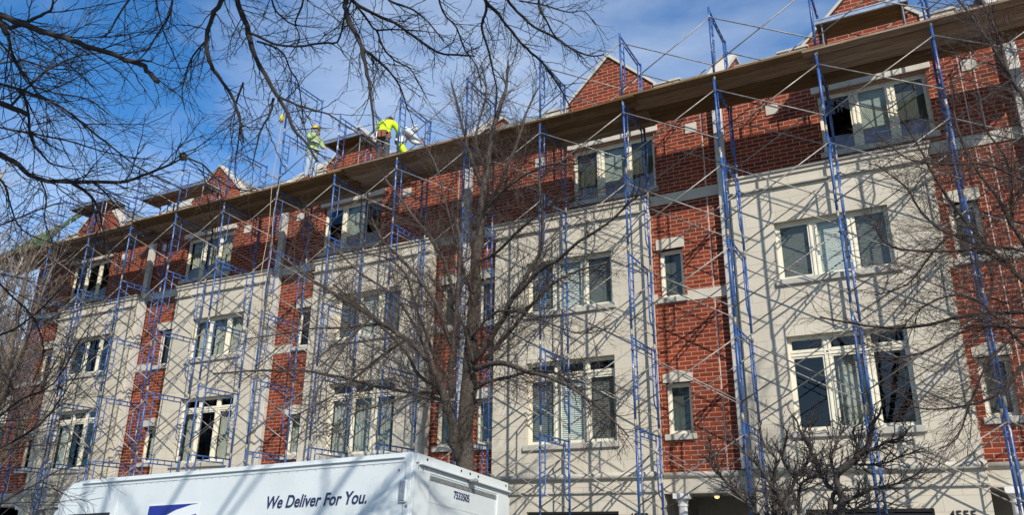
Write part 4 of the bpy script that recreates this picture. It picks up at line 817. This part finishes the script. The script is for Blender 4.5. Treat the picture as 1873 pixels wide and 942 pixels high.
  [(-1.183,-4.7,2.625,0.0174),(-0.852,-4.867,2.599,0.0135),(-0.585,-5.033,2.671,0.0099),(-0.33,-5.2,2.739,0.0064)],
 ],
}
OUT = {'over': [0, 5, 7, 9, 11, 12, 15, 16, 19, 20, 21, 22, 23, 24], 'left': [0, 3, 5, 6, 9, 14, 15, 16, 17, 18, 19, 20, 21, 22, 23], 'centre': [], 'right': [0, 2, 3, 5, 6, 7, 8, 12, 13], 'shrub': []}

TW = random.Random(21)
def vnorm(v):
    L = math.sqrt(v[0]*v[0]+v[1]*v[1]+v[2]*v[2]) or 1e-9; return (v[0]/L, v[1]/L, v[2]/L)
def rnd_dir(d, ang):
    """direction at about ang from d, random azimuth"""
    a = vnorm((TW.gauss(0,1), TW.gauss(0,1), TW.gauss(0,1))); k = a[0]*d[0]+a[1]*d[1]+a[2]*d[2]
    p = vnorm((a[0]-k*d[0], a[1]-k*d[1], a[2]-k*d[2])); c, s = math.cos(ang), math.sin(ang)
    return (d[0]*c+p[0]*s, d[1]*c+p[1]*s, d[2]*c+p[2]*s)
def grow(b, p, d, L, r, lvl, c):
    step = c['step']*(1 if lvl == 1 else .75); n = max(2, int(L/step)); step = L/n
    pts = [p]; rad = [r]; r1 = max(c['rmin']*.8, r*.45); kick = c['kick']; side = vnorm((TW.gauss(0,1), TW.gauss(0,1), TW.gauss(0,1))); sg = 1
    q = p; nodes = []
    for i in range(n):
        w = kick*sg; sg = -sg
        d = vnorm((d[0]+side[0]*w+TW.gauss(0,c['wob'])+c['trop'][0], d[1]+side[1]*w+TW.gauss(0,c['wob'])+c['trop'][1], d[2]+side[2]*w+TW.gauss(0,c['wob'])+c['trop'][2]*(1 if lvl < 3 else .4)))
        q = (q[0]+d[0]*step, q[1]+d[1]*step, q[2]+d[2]*step)
        pts.append(q); rad.append(r+(r1-r)*(i+1)/n); nodes.append((q, d, (i+1)/n, rad[-1]))
    b.tube(pts, rad, 3 if r < .009 else 5, cap=False)
    if lvl < c['levels']:
        for q, d, f, rr in nodes:
            if f > .97: continue
            if TW.random() < c['prob'][lvl]:
                grow(b, q, rnd_dir(d, TW.uniform(c['amin'], c['amax'])), L*TW.uniform(*c['ratio'])*(1.05-.5*f), max(c['rmin'], rr*.68), lvl+1, c)
def build_tree(name, label, cat, limbs, base, c, trunk_idx=(), m='bark_mid', group=None, conn=None, tmat=None):
    t = thing(name, label, cat, base, group)
    tb = MB(); lb = MB(); tw = MB()
    for i, L in enumerate(limbs):
        pts = [q[:3] for q in L]; rad = [q[3] for q in L]
        tgt = tb if i in trunk_idx else lb
        # smooth the polyline with small irregularities
        P = []; Rr = []
        for k in range(len(pts)-1):
            a, e = pts[k], pts[k+1]; p0 = pts[k-1] if k else a; p3 = pts[k+2] if k+2 < len(pts) else e
            for s in range(3):
                u = s/3
                P.append(tuple(.5*((2*a[x])+(-p0[x]+e[x])*u+(2*p0[x]-5*a[x]+4*e[x]-p3[x])*u*u+(-p0[x]+3*a[x]-3*e[x]+p3[x])*u**3)+TW.gauss(0, rad[k]*.22*(0 if i in trunk_idx else 1)) for x in range(3))); Rr.append(rad[k]+(rad[k+1]-rad[k])*u)
        P.append(pts[-1]); Rr.append(rad[-1])
        tgt.tube([tuple(p) for p in P], [r*TW.uniform(.93, 1.1) for r in Rr], 12 if i in trunk_idx else 8)
        # twigs along the limb
        acc = 0; TL = 0; seg = []
        for k in range(len(P)-1):
            l = math.dist(P[k], P[k+1]); seg.append(l); TL += l
        run = 0; nxt = c['gap']*TW.random()
        for k in range(len(P)-1):
            d = vnorm(tuple(P[k+1][x]-P[k][x] for x in range(3)))
            while nxt < run+seg[k]:
                u = (nxt-run)/seg[k]; f = nxt/TL; q = tuple(P[k][x]+(P[k+1][x]-P[k][x])*u for x in range(3))
                if f > c['start'] or i not in trunk_idx:
                    if Rr[k] < c['maxr']:
                        ln = c['len']*TW.uniform(.45, 1.25)*(1.1-.45*f)
                        grow(tw, q, rnd_dir(d, TW.uniform(c['amin'], c['amax'])), ln, max(c['rmin']*1.4, min(c['r1'], Rr[k]*.6)), 1, c)
                nxt += c['gap']*TW.uniform(.5, 1.5)
            run += seg[k]
        if Rr[-1] < .006 or c['rmin'] > .0026: grow(tw, P[-1], d, c['len'], max(c['rmin'], Rr[-1]*.8), 1, c)
    if conn:
        for pts, rad in conn: tb.tube(pts, rad, 12)
    tb.build('trunk', M[tmat or m], t, smooth=True)
    if lb.v: lb.build('branches', M[m], t, smooth=True)
    tw.build('twigs', M[c.get('tm', m)], t)
    print(name, 'twig faces', len(tw.f))
    return t

cfg_c = dict(step=.11, kick=.16, wob=.07, trop=(0,0,.03), rmin=.0022, r1=.0065, levels=3, prob=[0,.92,.72], amin=.45, amax=1.05, ratio=(.34,.68), gap=.070, len=1.0, start=.35, maxr=.09, tm='bark_red')
L = LIMBS['centre']
build_tree('street_tree', 'large bare street tree with forked grey trunk behind the truck', 'tree', L, (-7.19, -4.3, pz(-7.19,-4.3)), cfg_c, (0,), 'bark_mid',
    conn=[([(-7.25,-4.3,pz(-7.25,-4.3)-.1),(-7.2,-4.3,.4),(L[0][0][0],L[0][0][1],L[0][0][2])],[.25,.17,L[0][0][3]])])
cfg_o = dict(step=.04, kick=.30, wob=.10, trop=(0,0,-.02), rmin=.0013, r1=.0045, levels=3, prob=[0,.6,.4], amin=.5, amax=1.15, ratio=(.3,.6), gap=.062, len=.38, start=0, maxr=.03)
L = LIMBS['over']; F = (-2.2, -18.2, 5.5)
rr = random.Random(77); CAN = []; EXTRA = []
for k in range(11):   # the rest of its crown, over the road and the pavement
    e = (-6+rr.random()*9, -17.4+rr.random()*3.6, 9.6+rr.random()*2.6); mid = ((F[0]+e[0])/2+rr.uniform(-.5,.5), (F[1]+e[1])/2, (F[2]+e[2])/2+.7)
    CAN.append(([F, mid, e], [.07, .045, .025]))
    EXTRA.append([(e[0],e[1],e[2],.028),(e[0]-rr.uniform(.3,1.2),e[1]+rr.uniform(.2,.9),e[2]+.5,.022),(e[0]-rr.uniform(1,2.2),e[1]+rr.uniform(.5,1.6),e[2]+.9,.012)])
def arc(a, e, ra, re):
    mid = tuple((a[x]+e[x])/2+(0,0,.7)[x] for x in range(3)); return ([a, mid, e], [ra, (ra+re)/2, re])
build_tree('street_tree', 'dark bare tree whose branches hang down in front of the workers', 'tree', L+EXTRA, (-2.0, -19, .0), cfg_o, (), 'bark_dark',
    conn=[([(-2.0,-19,-.1),(-2.05,-18.8,2.5),F],[.26,.2,.16])]+[arc(F, l[0][:3], max(.03, l[0][3]*1.5), l[0][3]) for i, l in enumerate(L) if i in OUT['over']]+CAN)
cfg_l = dict(step=.045, kick=.18, wob=.09, trop=(.01,0,0), rmin=.0014, r1=.005, levels=3, prob=[0,.55,.36], amin=.3, amax=.9, ratio=(.35,.6), gap=.088, len=.58, start=0, maxr=.022)
L = LIMBS['left']; F = (-6.7, -15.3, 3.2)
build_tree('street_tree', 'dark bare tree reaching in from the left edge with a sawn-off limb', 'tree', L, (-6.7, -15.5, 0), cfg_l, (), 'bark_dark',
    conn=[([(-6.7,-15.5,-.05),(-6.7,-15.4,1.6),F],[.2,.17,.14])]+[([F, l[0][:3]],[max(.03,l[0][3]*1.3), l[0][3]]) for i, l in enumerate(L) if i in OUT['left']])
cfg_r = dict(step=.08, kick=.2, wob=.09, trop=(-.02,0,0), rmin=.0018, r1=.0048, levels=3, prob=[0,.85,.68], amin=.4, amax=1.0, ratio=(.3,.64), gap=.065, len=.95, start=0, maxr=.06, tm='bark_red')
L = LIMBS['right']; F = (2.2, -5.6, 2.6)
build_tree('street_tree', 'bare tree reaching in from the right edge across house 4555', 'tree', L, (2.2, -5.6, pz(2.2,-4.9)), cfg_r, (), 'bark_red',
    conn=[([(2.2,-5.6,-.6),(2.2,-5.6,1.2),F],[.2,.16,.14]), ([F,(2.3,-5.6,5.0),(2.2,-5.5,7.2)],[.14,.09,.04])]+[([(2.25,-5.6,max(2.6,l[0][2]-1.0)), l[0][:3]],[max(.03,l[0][3]*1.2), l[0][3]]) for i, l in enumerate(L) if i in OUT['right']])
cfg_s = dict(step=.055, kick=.26, wob=.12, trop=(0,0,.08), rmin=.0028, r1=.0092, levels=3, prob=[0,.85,.66], amin=.4, amax=1.1, ratio=(.35,.66), gap=.036, len=.38, start=0, maxr=.04)
L = [[(q[0],q[1],q[2],q[3]*.97) for q in l] for l in LIMBS['shrub']]
gA = [l for l in L if l[0][0] < -1.85]; gB = [l for l in L if l[0][0] >= -1.85]
for lab, g in (("pruned bare ornamental tree in front of house 4555's left edge", gA), ("pruned bare ornamental tree in front of house 4555's garage door", gB)):
    low = [l for l in g if l[0][2] < 1.75]
    bx = sum(l[0][0] for l in low)/len(low)
    build_tree('ornamental_tree', lab, 'tree', g, (bx, -4.6, pz(bx,-4.6)), cfg_s, (), 'bark_shrub', group='pruned ornamental trees on the verge',
        conn=[([(bx+(l[0][0]-bx)*.35,-4.6,pz(bx,-4.6)-.05),(l[0][0]*.7+bx*.3,-4.6,.8),l[0][:3]],[l[0][3]*1.5, l[0][3]*1.2, l[0][3]]) for l in low])
nest = MB(); nr_ = random.Random(5)
nc = (-4.145, -12.887, 3.969)
for i in range(70):
    a = [nr_.gauss(0,1) for _ in range(3)]; q = vnorm(a); p = tuple(nc[x]+q[x]*.022 for x in range(3)); w = vnorm((q[1]+.3*a[2], -q[0], .4*a[0]))
    nest.tube([tuple(p[x]-w[x]*.02 for x in range(3)), p, tuple(p[x]+w[x]*.02-q[x]*.006 for x in range(3))], .0022, 4)
tag(nest.build('leaf_clump', M['bark_sun']), 'small brown clump of dead leaves caught at a branch tip', 'leaf clump')
# pale twiggy trees far down the street
cfg_n = dict(step=.16, kick=.16, wob=.09, trop=(.01,0,.04), rmin=.0045, r1=.012, levels=3, prob=[0,.8,.55], amin=.4, amax=1.0, ratio=(.35,.65), gap=.13, len=1.7, start=.25, maxr=.13)
cfg_f = dict(step=.28, kick=.16, wob=.1, trop=(0,0,.05), rmin=.007, r1=.02, levels=3, prob=[0,.75,.5], amin=.4, amax=1.0, ratio=(.35,.65), gap=.26, len=2.1, start=.3, maxr=.2)
for i, (x, y, hgt, lab) in enumerate(((-21.3,-4.3,11,'sunlit bare tree on the verge in front of the end house'), (-23.9,-4.4,14.5,'sunlit bare tree on the verge beyond the terrace end'), (-44,8,15,'pale bare tree behind the low neighbouring house'), (-37,-4,12,'pale bare tree far down the street in front of the low house'))):
    rr = random.Random(30+i); LL = [[(x,y,-.3,.2),(x+.1,y,2.5,.15),(x,y+.1,5,.11),(x+.2,y,hgt*.75,.05)]]
    for k in range(7):
        a = rr.random()*6.28; z = rr.uniform(2.4,5.5); q = rr.uniform(1.2,2.6)
        LL.append([(x,y,z,.06),(x+q*.5*math.cos(a),y+q*.5*math.sin(a),z+1.3,.045),(x+q*math.cos(a),y+q*math.sin(a),z+hgt*.35,.02)])
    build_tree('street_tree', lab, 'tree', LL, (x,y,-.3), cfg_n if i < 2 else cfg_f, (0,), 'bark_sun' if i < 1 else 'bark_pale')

# ---------------------------------------------------------------- workers
def person(label, loc, rz, joints, parts, hat=None):
    """joints: dict name -> (x,y,z,r); parts: clothing pieces. Person faces local -y"""
    t = thing('person', label, 'person', loc); t.rotation_euler = (0,0,rz)
    WM[t.name] = Matrix.Identity(4)
    return t
def skin_mesh(name, V, E, m, parent, lv=2):
    me = bpy.data.meshes.new(name); me.from_pydata([v[:3] for v in V], E, []); me.materials.append(m)
    o = bpy.data.objects.new(name, me); COL.objects.link(o); o.parent = parent
    s = o.modifiers.new('skin', 'SKIN'); s.use_smooth_shade = True
    for i, v in enumerate(V):
        r = v[3] if isinstance(v[3], tuple) else (v[3], v[3]); me.skin_vertices[0].data[i].radius = r
        me.skin_vertices[0].data[i].use_root = (i == 0)
    d = o.modifiers.new('sub', 'SUBSURF'); d.levels = lv; d.render_levels = lv
    return o
def hand(V, E, wrist, d, s=1):
    """palm, four fingers and a thumb curled a little"""
    w = Vector(wrist); d = Vector(d).normalized(); a = d.orthogonal().normalized(); n = d.cross(a); wi = len(V)-1
    V.append((*(w+d*.05), (.028*s,.016*s))); pi = len(V)-1; E.append((wi, pi))
    for k, ln in enumerate((.060,.068,.064,.050)):
        o = w+d*.085+a*(k-1.5)*.018; V.append((*o, .0075)); V.append((*(o+d*ln*.55+n*.010), .0068)); V.append((*(o+d*ln*.85+n*.03), .006)); i = len(V)-3; E += [(pi, i),(i, i+1),(i+1, i+2)]
    o = w+d*.03+a*.035; V.append((*o, .009)); V.append((*(o+d*.035+a*.018+n*.01), .0075)); i = len(V)-2; E += [(pi, i),(i, i+1)]
def build_person(label, loc, rz, pose, cols, sc=.89):
    t = bpy.data.objects.new('person', None); COL.objects.link(t); t.location = loc; t.rotation_euler = (0,0,rz); t.scale = (sc,)*3; tag(t, label, 'person')
    J = pose
    V = [(*J['pelvis'], .115)]; E = []
    def add(a, name, r): V.append((*J[name], r)); E.append((a, len(V)-1)); return len(V)-1
    sp = add(0, 'spine', (.095,.08)); ch = add(sp, 'chest', (.11,.085)); nk = add(ch, 'neck', .055); add(nk, 'skull0', .07); V.append((*J['head'], .092)); E.append((len(V)-2, len(V)-1)); V.append((*J['crown'], .07)); E.append((len(V)-2, len(V)-1))
    for s in ('l', 'r'):
        sh = add(ch, 'sh_'+s, .05); el = add(sh, 'el_'+s, .042); wr = add(el, 'wr_'+s, .028); dd = Vector(J['wr_'+s])-Vector(J['el_'+s]); hand(V, E, J['wr_'+s], dd)
        hp = add(0, 'hip_'+s, .088); kn = add(hp, 'kn_'+s, .06); an = add(kn, 'an_'+s, .042); V.append((*(Vector(J['an_'+s])+Vector((0,-.13,-.06))), .035)); E.append((an, len(V)-1))
    body = skin_mesh('body', V, E, M['skin'], t)
    # face
    f = MB(); h = Vector(J['head']); fr = Vector(J.get('face', (0,-1,0))).normalized(); sd = fr.cross(Vector((0,0,1))).normalized(); upv = sd.cross(fr)
    for s in (-1, 1): f.ball(tuple(h+fr*.088+sd*.032*s+upv*.01), .012, 8, 5)
    f.ball(tuple(h+fr*.085-upv*.055), (.022,.015,.006), 8, 4); f.build('eyes', M['black'], None).parent = t
    f = MB(); f.ball(tuple(h+fr*.1-upv*.015), (.014,.02,.02), 8, 5)
    for s in (-1, 1): f.ball(tuple(h+sd*.09*s), (.015,.02,.028), 8, 5)
    f.build('nose', M['skin'], None, smooth=True).parent = t
    # jacket
    V = [(*J['spine'], (.17,.15))]; E = []
    V.append((*J['chest'], (.215,.175))); E.append((0,1)); V.append((*(Vector(J['neck'])-(Vector(J['neck'])-Vector(J['chest']))*.25), .085)); E.append((1,2))
    V.append((*(Vector(J['pelvis'])*.7+Vector(J['spine'])*.3), (.15,.13))); E.append((0,3))
    for s in ('l', 'r'):
        V.append((*J['sh_'+s], .098)); E.append((1, len(V)-1)); V.append((*J['el_'+s], .075)); E.append((len(V)-2, len(V)-1)); V.append((*(Vector(J['el_'+s])*.15+Vector(J['wr_'+s])*.85), .046)); E.append((len(V)-2, len(V)-1))
    skin_mesh('jacket', V, E, M[cols['jacket']], t)
    if cols.get('tape'):
        b = MB(); c = Vector(J['spine']); ax = (Vector(J['chest'])-c).normalized(); cc = c+ax*.10
        b.tube([tuple(cc-ax*.02), tuple(cc+ax*.02)], .172, 20); o = b.build('reflective_band', M['silver'], None, smooth=True); o.parent = t
    # trousers
    V = [(*J['pelvis'], (.15,.13))]; E = []
    V.append((*(Vector(J['pelvis'])*.5+Vector(J['spine'])*.5), (.14,.125))); E.append((0,1))
    for s in ('l', 'r'):
        V.append((*J['hip_'+s], .112)); E.append((0, len(V)-1)); V.append((*J['kn_'+s], .08)); E.append((len(V)-2, len(V)-1)); V.append((*J['an_'+s], .068)); E.append((len(V)-2, len(V)-1))
    skin_mesh('trousers', V, E, M[cols['trousers']], t)
    b = MB()
    for s in ('l', 'r'):
        a = Vector(J['an_'+s]); b.ball((a.x, a.y-.06, a.z-.055), (.055,.15,.05), 12, 7)
    b.build('boots', M['belt'], None, smooth=True).parent = t
    if cols.get('belt'):
        b = MB(); c = Vector(J['pelvis'])+Vector((0,0,.09)); b.tube([tuple(c-Vector((0,0,.035))), tuple(c+Vector((0,0,.035)))], .172, 20)
        for dx, dy in ((.15,.06),(-.16,.03),(.05,.17),(-.08,.16)): b.box(c.x+dx-.05, c.x+dx+.05, c.y+dy-.03, c.y+dy+.04, c.z-.2, c.z+.0)
        o = b.build('tool_belt', M['belt'], None); o.parent = t; bevel(o, .01)
        b = MB(); b.tube([(c.x+.12,c.y+.17,c.z-.02),(c.x+.14,c.y+.19,c.z-.34)], .012, 8); b.box(c.x+.07,c.x+.17,c.y+.155,c.y+.19,c.z-.0,c.z+.035); b.build('hammer', M['grey_metal'], None).parent = t
    h = Vector(J['head'])
    if cols.get('hat'):
        b = MB(); n = 16; base = h+Vector((0,0,.035)); rings = [(.125,0),(.122,.035),(.108,.075),(.08,.105),(.04,.122),(.005,.126)]
        for k in range(len(rings)-1): 
            for jj in range(n):
                q = []
                for (rr_, zz_), j2 in ((rings[k],jj),(rings[k],(jj+1)%n),(rings[k+1],(jj+1)%n),(rings[k+1],jj)): q.append((base.x+rr_*math.cos(6.2832*j2/n), base.y+rr_*1.12*math.sin(6.2832*j2/n), base.z+zz_))
                b.quad(*q)
        b.tube([(base.x,base.y-.02,base.z-.012),(base.x,base.y-.02,base.z+.004)], .148, 20)
        b.build('hard_hat', M[cols['hat']], None, smooth=True).parent = t
    if cols.get('hood'):
        b = MB(); b.ball(tuple(h+Vector((0,.02,.01))), (.122,.13,.145), 16, 10); n_ = Vector(J['neck']); b.ball(tuple(n_), (.11,.10,.08), 12, 8); o = b.build('hood', M[cols['hood']], None, smooth=True); o.parent = t
    return t
stand = dict(pelvis=(0,0,.95), spine=(0,0,1.15), chest=(0,-.02,1.36), neck=(0,-.02,1.53), skull0=(0,-.03,1.6), head=(0,-.045,1.66), crown=(0,-.04,1.73),
    sh_l=(.18,-.02,1.44), el_l=(.27,-.08,1.18), wr_l=(.25,-.3,1.05), sh_r=(-.18,-.02,1.44), el_r=(-.26,-.12,1.2), wr_r=(-.2,-.36,1.28),
    hip_l=(.09,0,.88), kn_l=(.1,-.04,.48), an_l=(.11,0,.09), hip_r=(-.09,0,.88), kn_r=(-.11,-.02,.48), an_r=(-.13,.03,.09))
DZ = 10.515
w1 = dict(stand); w1.update(wr_r=(-.1,-.42,1.36), el_r=(-.24,-.18,1.22))
build_person('person in yellow hard hat and grey hi-vis jacket standing left of the dark platform', (-13.85,-1.72,DZ+.042), R(70), w1, dict(jacket='hivis_grey', trousers='denim', hat='yellow', hood='grey_hood', tape=True))
w2 = dict(stand); w2.update(spine=(0,-.03,1.15), chest=(0,-.11,1.35), neck=(0,-.22,1.48), skull0=(0,-.27,1.52), head=(0,-.33,1.56), crown=(0,-.36,1.63), sh_l=(.2,-.12,1.42), sh_r=(-.2,-.12,1.42), el_l=(.31,-.28,1.2), el_r=(-.31,-.26,1.2), wr_l=(.18,-.5,1.15), wr_r=(-.16,-.5,1.1), face=(0,-1,-.4))
build_person('person in bright yellow hi-vis jacket and brown tool belt bending away from the street', (-11.72,-1.45,DZ+.042), R(195), w2, dict(jacket='hivis', trousers='grey_cloth', hood='dark_cloth', belt=True), .97)
w3 = dict(w2); w3.update(spine=(0,-.02,1.04), chest=(0,-.14,1.22), neck=(0,-.27,1.33), skull0=(0,-.32,1.36), head=(0,-.38,1.40), crown=(0,-.41,1.47), sh_l=(.18,-.15,1.28), sh_r=(-.18,-.15,1.28), el_l=(.26,-.36,1.08), el_r=(-.27,-.34,1.06), wr_l=(.16,-.56,1.0), wr_r=(-.14,-.54,.95), hip_l=(.09,0,.8), pelvis=(0,.05,.86), kn_l=(.13,-.2,.46), kn_r=(-.13,-.2,.46), hip_r=(-.09,0,.8))
build_person('person in pale hooded jacket partly hidden right of the tool-belt worker', (-11.42,-1.1,DZ+.042), R(120), w3, dict(jacket='white_cloth', trousers='hivis', hood='white_cloth'))
